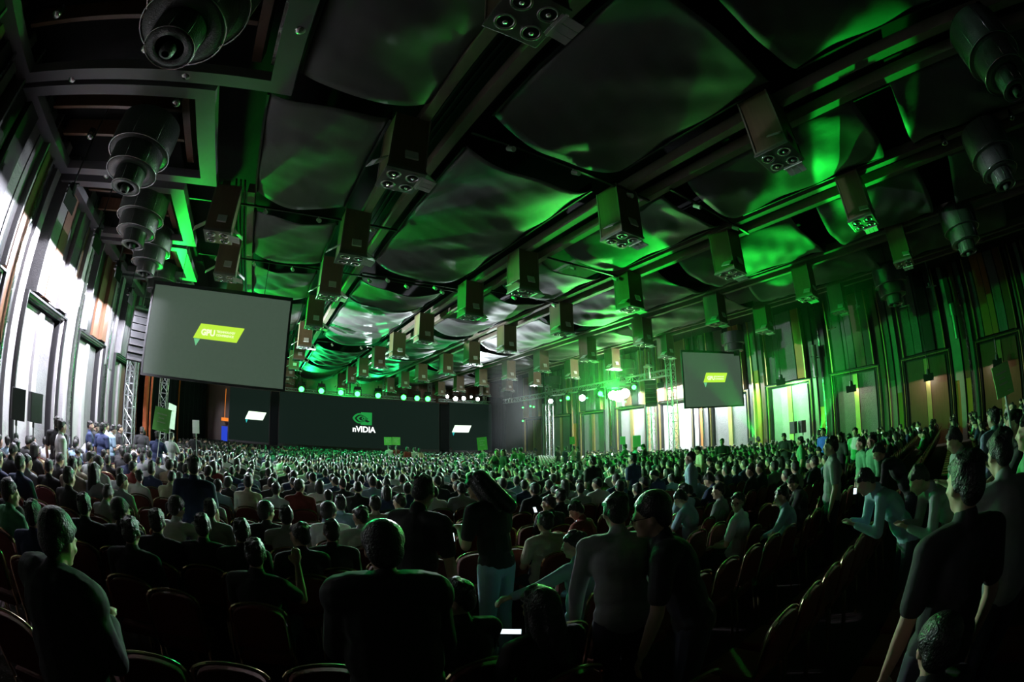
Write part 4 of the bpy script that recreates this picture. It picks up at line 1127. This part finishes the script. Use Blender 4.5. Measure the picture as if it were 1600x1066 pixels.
for i, (px, py, d, k, sh, lab, rz) in enumerate((
    (90, 650, 10.4, 'st_down', 'black', 'dark silhouette standing against the left wall right behind the white-shirted man', .2),
    (142, 654, 12.8, 'st_cross', 'navy', 'standing man in navy shirt leaning on the left wall portal, first of the group', -1.2),
    (151, 657, 13.4, 'st_phone', 'black', 'standing man in black close to the navy-shirted man at the left wall', -1.0),
    (167, 647, 15.0, 'st_long_sleeve', 'white', 'tallest man of the standing group at the left wall, white shirt', -.9),
    (161, 661, 12.4, 'st_down', 'navy', 'standing man seen from behind in blue shirt, middle of the left wall group', -.4),
    (177, 660, 13.2, 'st_phone', 'light blue', 'standing man lit purple from above, right part of the left wall group', -.8),
    (188, 659, 14.5, 'st_cross', 'black', 'standing man beside the left truss tower, last of the wall group', -1.0),
    (222, 664, 16.5, 'st_down', 'black', 'dim standing figure between the left truss tower and the green sign', .3),
    (247, 672, 13.0, 'st_sign', 'navy', 'standing man in blue shirt holding the tilted green sign on the left', -.3),
    (268, 673, 14.0, 'st_sign', 'white', 'standing person with bright face edge holding the sign seen edge-on', -.6),
    (305, 680, 19.0, 'st_sign', 'black', 'standing person holding the small white sign left of the stage', -.2),
    (608, 700, 30.0, 'st_sign', 'white', 'tiny standing person holding the left one of two green signs before the stage', .1),
    (619, 700, 30.2, 'st_sign', 'dark red', 'tiny standing person holding the right one of two green signs before the stage', .1),
    (636, 702, 27.0, 'st_girl', 'dark red', 'tiny standing woman in dark red right of the two green signs', .3),
    (647, 703, 27.5, 'st_down', 'white', 'tiny standing person in white right of the woman in dark red', .2),
    (655, 704, 28.5, 'st_girl', 'beige', 'tiny standing person in beige, third right of the two signs', .2),
    (755, 702, 24.0, 'st_sign', 'green', 'small standing person under the tilted green sign right of the stage', .4),
    (776, 703, 17.6, 'st_camera', 'black', 'standing person in black with lanyard amid the crowd, right of the tilted green sign', 2.4),
    (786, 706, 17.2, 'st_girl', 'black', 'standing person in black right next to the one with the lanyard', 1.6),
    (803, 704, 22.0, 'st_phone', 'green', 'small green-lit standing person near the rows of empty seats', .4),  # green light on this one and the next is put into the shirt colour
    (813, 704, 22.6, 'st_down', 'green', 'second small green-lit standing person near the rows of empty seats', .2),
    (871, 700, 27.0, 'st_down', 'black', 'small dark standing person at the far right wall left of the small sign', .4),
    (884, 701, 26.5, 'st_down', 'navy', 'small dark standing person just left of the small green sign on the right', .1),
    (896, 700, 26.0, 'st_sign', 'beige', 'small standing person holding the small green sign on the right', .4),
    (903, 701, 25.5, 'st_cross', 'black', 'small dark standing person right of the small green sign holder', .8),
    (976, 697, 22.0, 'st_sign', 'green', 'standing person below the left white-lit sign at the right wall', .4),
    (992, 696, 19.5, 'st_sign', 'light blue', 'standing man in light blue below the bright sign by the right wall', 1.0),
    (1005, 696, 20.0, 'st_phone', 'black', 'dark standing person right of the light blue one by the right tower', .6),
    (925, 722, 10.5, 'st_down', 'black', 'dark standing man in the middle rows left of a similar pair', .1),
    (988, 718, 10.2, 'st_down', 'navy', 'dark standing man amid the right middle rows seen from behind', .2),
    (1078, 716, 9.0, 'st_long_sleeve', 'light blue', 'standing man in light blue shirt amid the rows below the right screen', .5),
    (1090, 703, 13.5, 'st_phone', 'beige', 'standing person in beige below the right projection screen', .9),
    (1128, 684, 17.5, 'st_cross', 'black', 'standing man in black suit alone before the grey panel under the right screen', 2.1),
    (1225, 680, 16.0, 'st_phone', 'black', 'dark standing man with hands raised before the green-lit portal', 1.6),
    (1250, 690, 12.5, 'st_down', 'green', 'standing man with green-lit back below the pair of right loudspeakers', .4),  # the lit back is painted in as a green shirt
    (1286, 675, 15.0, 'st_down', 'blue', 'standing person in vivid blue shirt in front of the right wall', 1.2),
    (1312, 684, 11.6, 'st_girl', 'black', 'dark standing woman between the blue shirt and the green-lit group', 1.0),
    (1336, 676, 13.0, 'st_down', 'white', 'standing man with pale face by the dark right portal', 1.4),
    (1298, 697, 6.4, 'st_down', 'grey', 'blurred standing man in grey T-shirt in the right aisle', .4),
    (1345, 694, 8.6, 'st_down', 'green', 'standing person with thin green outline, left one of the right aisle pair', .6),  # green light on the aisle pair is put into their shirts
    (1362, 690, 8.2, 'st_long_sleeve', 'green', 'standing person with thin green outline, right one of the right aisle pair', .6),
    (1373, 702, 6.6, 'st_bend', 'black', 'dark man bending forward beside the right aisle pair', .1),
    (1352, 746, 4.2, 'st_bend', 'light blue', 'bending person in pale blue shirt looking at a phone in the dark right rows', .5),
    (1436, 742, 3.9, 'st_bend', 'grey', 'bending man with grey shirt and beaded strap at the right', .4),
    (1491, 686, 5.2, 'st_phone', 'grey', 'standing man in profile typing on phone near the right wall', .35),
    (1552, 652, 6.5, 'st_long_sleeve', 'light blue', 'man in pale blue shirt seen from behind at the right edge', -1.0),
    (1562, 694, 2.9, 'st_pack', 'grey', 'near man in grey shirt with dark diagonal strap at the right edge', -1.1),
    (1508, 748, 2.05, 'st_down', 'black', 'nearest man in black T-shirt at the right, bare forearm lit', -.9),
    (1583, 628, 4.6, 'st_sign', 'black', 'man at the right edge holding up the green sign on a pole', .1),
    (1606, 668, 3.7, 'st_down', 'green', 'figure half cut by the right edge behind the sign holder', -.2),
)):
    reg(stand(k, px, py, d, rz, lab, sh))

# rucksack and strap, phones, tablets held
def backpack(loc, rz, label, s=1.0):
    t = empty('backpack', loc, rz, s)
    parts = [m_ell((0, 0, .22), (.17, .1, .24)), m_ell((0, -.06, .14), (.13, .08, .13)), m_ell((0, .02, .1), (.16, .09, .11))]
    me = fuse('backpack_body', parts, .014); me.materials.clear(); me.materials.append(M['pack']); o = new_obj('pouch', me, t)
    bm = bmesh.new()
    for q in (-1, 1): path_tube(bm, [(q*.1, .08, .42), (q*.12, .16, .5), (q*.13, .27, .46), (q*.13, .3, .3), (q*.13, .2, .1), (q*.13, .06, .04)], .012, 6)
    bm_obj('shoulder_strap', bm, M['strap'], t)
    tag(t, label, 'backpack')
def on_back(root, label, s=1.0, z=1.0, back=.22):
    r = root.rotation_euler.z; x, y = root.location.x, root.location.y
    backpack((x+math.sin(r)*back, y-math.cos(r)*back, z), r, label, s)
0 and on_back(bpy.data.objects[bag_man.name], 'dark rucksack worn by the big figure in the near centre', z=.98)
def device(name, loc, rz, tilt, w, h, label, cat):
    t = empty(name, loc, rz)
    bm = bmesh.new(); bx(bm, (-w/2, -.004, -h/2), (w/2, .004, h/2)); b = bm_obj('case', bm, M['tablet'], t, bevel=.002); b.rotation_euler.x = tilt
    bm = bmesh.new(); bx(bm, (-w/2+.005, -.0055, -h/2+.008), (w/2-.005, -.0045, h/2-.008)); c = bm_obj('display', bm, M['phone'], t); c.rotation_euler.x = tilt
    tag(t, label, cat)

# signs on sticks
def sign(px, py, d, w, h, rz, roll, m, label, zgrip=None, lines=3):
    az, el = azi(px, py)
    t = empty('sign_board', (d*math.sin(az), d*math.cos(az), EYE[2]+d*math.tan(el)), rz); t.rotation_euler = (0, roll, rz)
    bm = bmesh.new(); bx(bm, (-w/2, -.008, -h/2), (w/2, .008, h/2)); bm_obj('card', bm, m, t)
    bm = bmesh.new(); rod(bm, (0, .02, -h/2-.75), (0, .02, h*.1), .012, 8); bm_obj('stick', bm, M['flag'], t)
    if lines:
        for q in range(lines):
            bm = bmesh.new()
            ww = w*(.62, .4, .52)[q % 3]; z = h*.22-q*h*.17; n = int(ww/(w*.085)); x = -ww/2
            for k in range(n):
                obox(bm, (x+k*w*.085+w*.03, -.010, z), (w*.0432, 0, 0), (0, .002, 0), (0, 0, h*.008)); obox(bm, (x+k*w*.085+w*.03, -.010, z+h*.03), (w*.022, 0, 0), (0, .002, 0), (0, 0, h*.007))
                obox(bm, (x+k*w*.085+w*.03, -.010, z+h*.012), (w*.006, 0, 0), (0, .002, 0), (0, 0, h*.035))
            bm_obj('text_line', bm, M['ink'], t)
        bm = bmesh.new(); obox(bm, (w*.25, -.010, -h*.38), (w*.1, 0, 0), (0, .002, 0), (0, 0, h*.012)); bm_obj('text_line', bm, M['ink'], t)
    tag(t, label, 'sign')
sign(253, 656, 12.7, .5, .62, .2, .12, M['signg'], 'tilted green sign with white lettering held up before the left curtains')
sign(268, 651, 13.8, .5, .7, 1.25, .1, M['signw'], 'white sign seen nearly edge-on right of the tilted green sign')
sign(306, 667, 18.8, .3, .52, .1, -.05, M['signw'], 'small white-lit sign left of the side LED panel', lines=0)
sign(606, 689.5, 29.8, .5, .52, -.05, -.03, M['signg'], 'left green sign of the pair raised before the main LED wall')
sign(619, 689.5, 30.0, .55, .52, -.05, 0, M['signg'], 'right green sign of the pair raised before the main LED wall')
sign(753.5, 693.5, 23.8, .52, .68, -.3, -.1, M['signg'], 'slightly tilted green sign under the right side LED panel')
sign(894, 688.5, 25.9, .3, .42, -.4, -.05, M['signg'], 'small lime sign in front of the far right wall ribs')
sign(973, 688.5, 21.9, .27, .4, -.6, 0, M['signw'], 'narrow white-lit sign left of the bright one by the right tower')
sign(995, 689.5, 19.3, .34, .48, -.7, 0, M['signw'], 'white-lit sign just left of the bright right truss tower')
sign(1567, 594, 4.4, .2, .27, -1.45, -.16, M['signg'], 'green sign with three white lines at the right edge')

# nearest seated people, one by one
get('n_glass', J=seated(hy=.95, hp=-.05, arms='phone'), hair='short', voxel=.0085, eyes=True, shirt_fit=.016)
get('n_long', J=seated(hy=.1, hp=-.3), hair='long', voxel=.0095)
get('n_back', J=seated(hp=.02), hair='short', voxel=.0105, shirt_fit=.016)
get('n_left', J=seated(hy=.6, hp=-.1), hair='short', voxel=.0105, shirt_fit=.016)
get('n_right', J=seated(hy=-.7, hp=-.05), hair='bushy', voxel=.0105, shirt_fit=.018, sleeve='long')
get('n_down', J=seated(hy=.3, hp=-.6, lean=.15, arms='phone'), hair='short', voxel=.0105)
get('n_look', J=seated(hy=1.5, hp=.0), hair='short', voxel=.0095, eyes=True)
get('n_up', J=seated(arms='up', hy=.2), hair='short', voxel=.0105)
get('n_reach', J=seated(arms='reach', hy=.5, hp=-.2, lean=.1), hair='short', voxel=.0105, sleeve='long')
get('n_lean', J=seated(hy=-.3, hp=-.2, lean=.3, side=.08), hair='bushy', voxel=.0105, sleeve='long')
chair_used = [False]
CHAIRS = []
def chair_at(x, y, rz, label, parts=True):
    if parts:
        if chair_used[0]: o = copy_tree(chair0)
        else: o = chair0; chair_used[0] = True
    else:
        o = bpy.data.objects.new('banquet_chair', chair_one); COL.objects.link(o)
    o.location = (x, y, 0); o.rotation_euler = (0, 0, rz)
    tag(o, label, 'chair', 'dark red banquet chairs in rows'); CHAIRS.append(o); return o
SEATED_NEAR = [
    (712, 937, 'n_glass', 'black', .1, 'seated man with glasses and lanyard in profile, nearest in the centre'),
    (842, 948, 'n_long', 'black', 0, 'seated long-haired woman seen from behind near the bottom centre'),
    (206, 832, 'n_back', 'black', -.1, 'seated man with green-rimmed neck and black T-shirt, lower left'),
    (1400, 1045, 'n_lean', 'black', -.8, 'dark hunched figure near the bottom right corner among empty chairs'),
    (53, 806, 'n_back', 'navy', 0, 'seated dark figure just left of the big bushy-haired figure, lower left'),
    (18, 772, 'n_right', 'green', -.3, 'seated person cut by the left edge with green-lit shoulder'),  # green light on the shoulder comes from the shirt colour
    (132, 791, 'n_back', 'black', .1, 'seated person with round dark head above the bushy-haired figure'),
    (190, 800, 'n_right', 'black', 0, 'seated person just behind the green-rimmed man, head turned right'),
    (246, 817, 'n_back', 'black', 0, 'seated person in black with pale neck right of the green-rimmed man'),
    (271, 793, 'n_lean', 'white', -.2, 'seated person in white with green-streaked back, arm raised'),
    (329, 797, 'n_back', 'grey', 0, 'seated man in grey with thin rim light, left-centre lower row'),
    (317, 824, 'n_back', 'black', 0, 'seated dark person directly in front of the grey-clad man'),
    (378, 832, 'n_back', 'black', 0, 'seated person with green edge on the neck, right of the two in line'),
    (401, 868, 'n_up', 'black', -.3, 'seated person raising a hand, left of the big dark head'),
    (417, 801, 'n_right', 'black', 0, 'seated dark person left of the striped shirts, lower middle row'),
    (447, 808, 'n_back', 'grey', 0, 'seated man in grey right of the dark person in the lower middle row'),
    (468, 838, 'n_left', 'black', .1, 'seated man with large dark head and pale ear, left of the big figure'),
    (515, 801, 'n_right', 'white', 0, 'seated person with fluffy hair and white striped shirt'),
    (518, 832, 'n_back', 'black', 0, 'seated person in black just in front of the fluffy-haired one'),
    (563, 808, 'n_left', 'white', 0, 'seated man in white shirt behind the shoulder of the big figure'),
    (532, 788, 'n_back', 'light blue', 0, 'seated person in pale blue between fluffy hair and white shirt'),
    (586, 789, 'n_back', 'beige', 0, 'seated person in striped beige shirt left of the standing man with lanyard'),
    (624, 785, 'n_left', 'white', 0, 'seated person in white directly left of the standing lanyard man'),
    (851, 817, 'n_back', 'beige', 0, 'seated man in plain beige T-shirt seen from behind, right of the woman'),
    (857, 787, 'n_left', 'black', .1, 'seated person looking left behind the beige T-shirt man'),
    (905, 795, 'n_down', 'dark red', .4, 'seated person in dark red looking down at a lit phone'),
    (875, 776, 'n_back', 'black', 0, 'seated dark person above the one in dark red'),
    (899, 851, 'n_reach', 'light blue', .2, 'seated person reaching left with a pale blue sleeve beside the blurred man'),
    (1066, 777, 'n_down', 'light blue', .3, 'seated person in pale blue right of the man with glasses'),
    (1122, 768, 'n_left', 'grey', .3, 'seated man in grey with head turned left, right of centre'),
    (1152, 786, 'n_look', 'white', .2, 'seated man with glasses in white shirt looking back towards the left'),
    (1222, 775, 'n_reach', 'light blue', .4, 'seated person in pale blue stretching an arm to the left'),
    (1240, 752, 'n_down', 'black', .5, 'seated dark person bowed over a phone near the right aisle'),
]
for (px, py, key, sh, rz, lab) in SEATED_NEAR:
    p = onz(px, py, 1.225); J = MESHES[key]['J']
    x, y = p.x-J['hd'][0], p.y-J['hd'][1]
    o = reg(drop_person(key, (x, y, 0), rz, lab, SHIRT[sh], trousers=None))
    if key in ('n_glass', 'n_look'): glasses(o, key)
    if key == 'n_glass': lanyard(o, key); gm = o
    chair_at(x, y-.02, rz*.5, 'chair of the ' + lab.replace('seated ', '', 1))
for i, (px, py, z, lab) in enumerate(((797, 988, .85, 'bright tablet edge held by the seated man with glasses near the centre'), (903, 818, 1.0, 'lit phone in the hand of the seated person in dark red'),
        (836, 797, 1.0, 'bright phone held low left of the beige T-shirt man'), (1336, 768, 1.0, 'lit phone in the dark rows held by the bending pale blue figure'), (119, 705, 1.1, 'lit phone glow by a head in the left rows'),
        (157, 723, 1.0, 'small lit phone among the left rows below the wall group'), (1253, 771, .95, 'lit tablet edge before the arm-stretching person at the right'), (913, 768, 1.0, 'small lit phone in the rows right of centre'),
        (706, 840, 1.15, 'grey phone the long-haired woman looks at'))):
    p = onz(px, py, z); device('phone', p, random.uniform(-.6, .6)-math.atan2(p.x, p.y), -1.35 if i == 0 else -.6, .06 if i else .15, .11 if i else .07, lab, 'phone')

# ------------------------------------------------------------------ the seat grid
def ordw(n):
    tens = ['', '', 'twenty', 'thirty', 'forty', 'fifty', 'sixty']
    if n <= 20: return ORD[n-1]
    if n % 10 == 0: return {30: 'thirtieth', 40: 'fortieth', 50: 'fiftieth', 60: 'sixtieth', 20: 'twentieth'}[n]
    return tens[n//10]+'-'+ORD[n % 10-1]
def interp(x, pts):
    for (a, b), (c, d) in zip(pts[:-1], pts[1:]):
        if a <= x <= c: return b+(d-b)*(x-a)/(c-a)
    return pts[-1][1] if x > pts[-1][0] else pts[0][1]
CROWD_EDGE = [(-50, 772), (1080, 770), (1180, 752), (1270, 735), (1330, 704), (1410, 688), (1500, 668), (1620, 655)]
rs = random.Random(21)
seats = []
for k in range(-5, 33):
    y = 1.02+1.04*k+.30
    for j in range(0, 66):
        x = -6.45+.475*j
        if x > 23.9: continue
        if 8.9 < x < 9.9 and y > 24: continue
        if x < -5.3 and y > 16: continue
        if y < 1 and x < 2.0: continue
        px, py = proj((x, y, 1.225))
        if not (-25 < px < 1640 and py < 1075): continue
        if math.hypot(x, y) < 1.0: continue
        seats.append((k, j, x, y, px, py))
people = []; empties = []
for (k, j, x, y, px, py) in seats:
    near = any(math.hypot(x-a, y-b) < .36 for a, b in NEARP)
    edge = interp(px, CROWD_EDGE)
    occ = py < edge and rs.random() < (.93 if px < 1250 else .8)
    if 838 < px < 916 and 706 < py < 727: occ = False
    if py > 700 and any(math.hypot(x-a, y-b) < .5 for a, b in NEARP): occ = False
    if near: continue
    (people if occ else empties).append((k, j, x, y, px, py))
people.sort(key=lambda s: math.hypot(s[2], s[3]))
N_IND = 300-len(NEARP)
ind, far = people[:N_IND], people[N_IND:]
rows_seen = sorted({s[0] for s in ind}); rowrank = {r: i+1 for i, r in enumerate(rows_seen)}
bycol = {}
for s in ind: bycol.setdefault(s[0], []).append(s)
for r in bycol: bycol[r].sort(key=lambda s: s[2])
KEYS = list(SEATPOSE); KW = [8, 4, 3, 3, 2, 2, 2, 1.2]
SH = ['black', 'white', 'grey', 'light blue', 'navy', 'dark red', 'beige', 'green']; SW = [11, 4, 4, 2.5, 4, 1, 1.5, .5]
HAIRW = {'seat_straight': '', 'seat_left': 'turned left', 'seat_right': 'turned right', 'seat_down': 'looking down', 'seat_tilt': 'bushy-haired', 'seat_bob': 'bob-haired', 'seat_lean': 'leaning', 'seat_long': 'long-haired'}
def aim(x, y): return .6*math.atan2(x-9.0, max(4, 39-y))
for s in ind:
    k, j, x, y, px, py = s
    key = rs.choices(KEYS, KW)[0]; sh = rs.choices(SH, SW)[0]
    rz = aim(x, y)+rs.uniform(-.2, .2); sc = rs.uniform(.93, 1.06)
    xx, yy = x+rs.uniform(-.06, .06), y+rs.uniform(-.05, .05)
    desc = (HAIRW[key]+' ').lstrip()
    lab = 'seated %sperson in %s shirt, %s from left in row %s from the camera' % (desc if not desc.startswith(('turned', 'looking')) else '', sh, ordw(bycol[k].index(s)+1), ordw(rowrank[k]))
    dist = math.hypot(x, y)
    if dist < 8.5:
        drop_person(key, (xx, yy, 0), rz, lab, SHIRT[sh], 'seated audience', sc)
    else:
        o = bpy.data.objects.new('person', FARM[key]); COL.objects.link(o)
        o.location = (xx, yy, 0); o.rotation_euler = (0, 0, rz); o.scale = (sc, sc, sc)
        o.material_slots[1].link = 'OBJECT'; o.material_slots[1].material = SHIRT[sh]
        tag(o, lab, 'person', 'seated audience')
# chairs: the nearest ones are things of their own
allch = sorted([('e', s) for s in empties]+[('o', s) for s in people], key=lambda q: math.hypot(q[1][2], q[1][3]))
NC = 300-len(CHAIRS)
chind, chfar = allch[:NC], allch[NC:]
cr = {}
for q, s in chind: cr.setdefault(s[0], []).append(s)
cranks = {r: i+1 for i, r in enumerate(sorted(cr))}
for r in cr: cr[r].sort(key=lambda s: s[2])
for i, (q, s) in enumerate(chind):
    chair_at(s[2], s[3], 0.0 if q == 'o' else rs.uniform(-.07, .07), '%s dark red banquet chair, %s from left in chair row %s from the camera' % ('empty' if q == 'e' else 'occupied', ordw(cr[s[0]].index(s)+1), ordw(cranks[s[0]])), parts=i < 110)

def mass(name, items, protos, label, cat, mats):
    """one object of many copies: items = (proto index, x, y, rz, scale, material override)"""
    VS = []; LV = []; LS = []; MI = []; off = 0; lo = 0
    data = []
    for me in protos:
        n = len(me.vertices); v = np.empty(n*3, np.float32); me.vertices.foreach_get('co', v)
        l = np.empty(len(me.loops), np.int32); me.loops.foreach_get('vertex_index', l)
        ls = np.empty(len(me.polygons), np.int32); me.polygons.foreach_get('loop_start', ls)
        mi = np.empty(len(me.polygons), np.int32); me.polygons.foreach_get('material_index', mi)
        data.append((v.reshape(-1, 3), l, ls, mi))
    for (pi, x, y, rz, sc, mo) in items:
        v, l, ls, mi = data[pi]; c, s = math.cos(rz)*sc, math.sin(rz)*sc
        w = np.empty_like(v); w[:, 0] = v[:, 0]*c-v[:, 1]*s+x; w[:, 1] = v[:, 0]*s+v[:, 1]*c+y; w[:, 2] = v[:, 2]*sc
        VS.append(w); LV.append(l+off); LS.append(ls+lo); m2 = mi.copy(); m2[mi == 1] = mo if mo is not None else 1; MI.append(m2)
        off += len(v); lo += len(l)
    VS, LV, LS, MI = map(np.concatenate, (VS, LV, LS, MI))
    me = bpy.data.meshes.new(name); me.vertices.add(len(VS)); me.vertices.foreach_set('co', VS.ravel())
    me.loops.add(len(LV)); me.loops.foreach_set('vertex_index', LV)
    me.polygons.add(len(LS)); me.polygons.foreach_set('loop_start', LS)
    me.polygons.foreach_set('material_index', MI); me.polygons.foreach_set('use_smooth', np.ones(len(LS), bool))
    for m in mats: me.materials.append(m)
    me.update(calc_edges=True); me.validate()
    o = bpy.data.objects.new(name, me); COL.objects.link(o); return tag(o, label, cat, kind='stuff')
FAR0 = []
for k in ('seat_straight', 'seat_left', 'seat_right', 'seat_down', 'seat_bob'):
    lm = person_meshes(k+'_low', voxel=.043, low=True, **SEATPOSE[k])
    # only what shows above the seat backs
    me = merge_meshes(k+'_low', lm, ('body', 'shirt', 'hair'))
    bm = bmesh.new(); bm.from_mesh(me)
    bmesh.ops.delete(bm, geom=[v for v in bm.verts if v.co.z < .62], context='VERTS')
    for f in bm.faces: f.material_index = {0: 0, 1: 1, 2: 2}[f.material_index]
    bm.to_mesh(me); bm.free(); FAR0.append(me)
mats_far = [M['skin'], SHIRT['grey'], M['hair']]+[SHIRT[s] for s in SH]
bm = bmesh.new()
for s in empties:
    if 838 < s[4] < 916 and 704 < s[5] < 728:
        bx(bm, (s[2]-.06, s[3]-.34, .86), (s[2]+.06, s[3]-.24, .98))
tag(bm_obj('seat_covers', bm, M['signw']), 'small white covers on a block of empty reserved chairs right of centre', 'seat covers', kind='stuff')
if far:
    mass('seated_crowd', [(rs.randrange(5), s[2]+rs.uniform(-.05, .05), s[3]+rs.uniform(-.05, .05), aim(s[2], s[3])+rs.uniform(-.3, .3), rs.uniform(.93, 1.06), 3+SH.index(rs.choices(SH, SW)[0])) for s in far], FAR0,
         'distant packed audience seated in rows up to the stage', 'crowd', mats_far)
cl = join_tree(chair0, 'tmpchair', drop=('leg',))
mass('chair_rows', [(0, s[2], s[3], 0, 1, None) for q, s in chfar], [cl], 'distant rows of dark red banquet chairs under and between the audience', 'chairs', [M['chairred'], M['chairgold']] if len(cl.materials) < 3 else list(cl.materials))
print('COUNTS people', len(people), 'ind', len(ind), 'far', len(far), 'chairs', len(allch), 'manual', len(NEARP))

# ------------------------------------------------------------------ stage haze hanging in the hall
HAZE = 0.0032
bm = bmesh.new(); bx(bm, (13.2, 1.0, .6), (WR-.6, 24.2, 7.6))
hz = bpy.data.materials.new('stage_haze'); hz.use_nodes = True
nt = hz.node_tree; nt.nodes.remove(nt.nodes['Principled BSDF'])
vs = nt.nodes.new('ShaderNodeVolumeScatter'); vs.inputs['Density'].default_value = HAZE; vs.inputs['Anisotropy'].default_value = 0.65; vs.inputs['Color'].default_value = (.95, .97, .96, 1)
nt.links.new(vs.outputs[0], nt.nodes['Material Output'].inputs['Volume'])
if HAZE > 0:
    tag(bm_obj('stage_haze', bm, hz), 'thin stage haze in the right half of the hall, green around the brightest lamp', 'haze', kind='stuff')
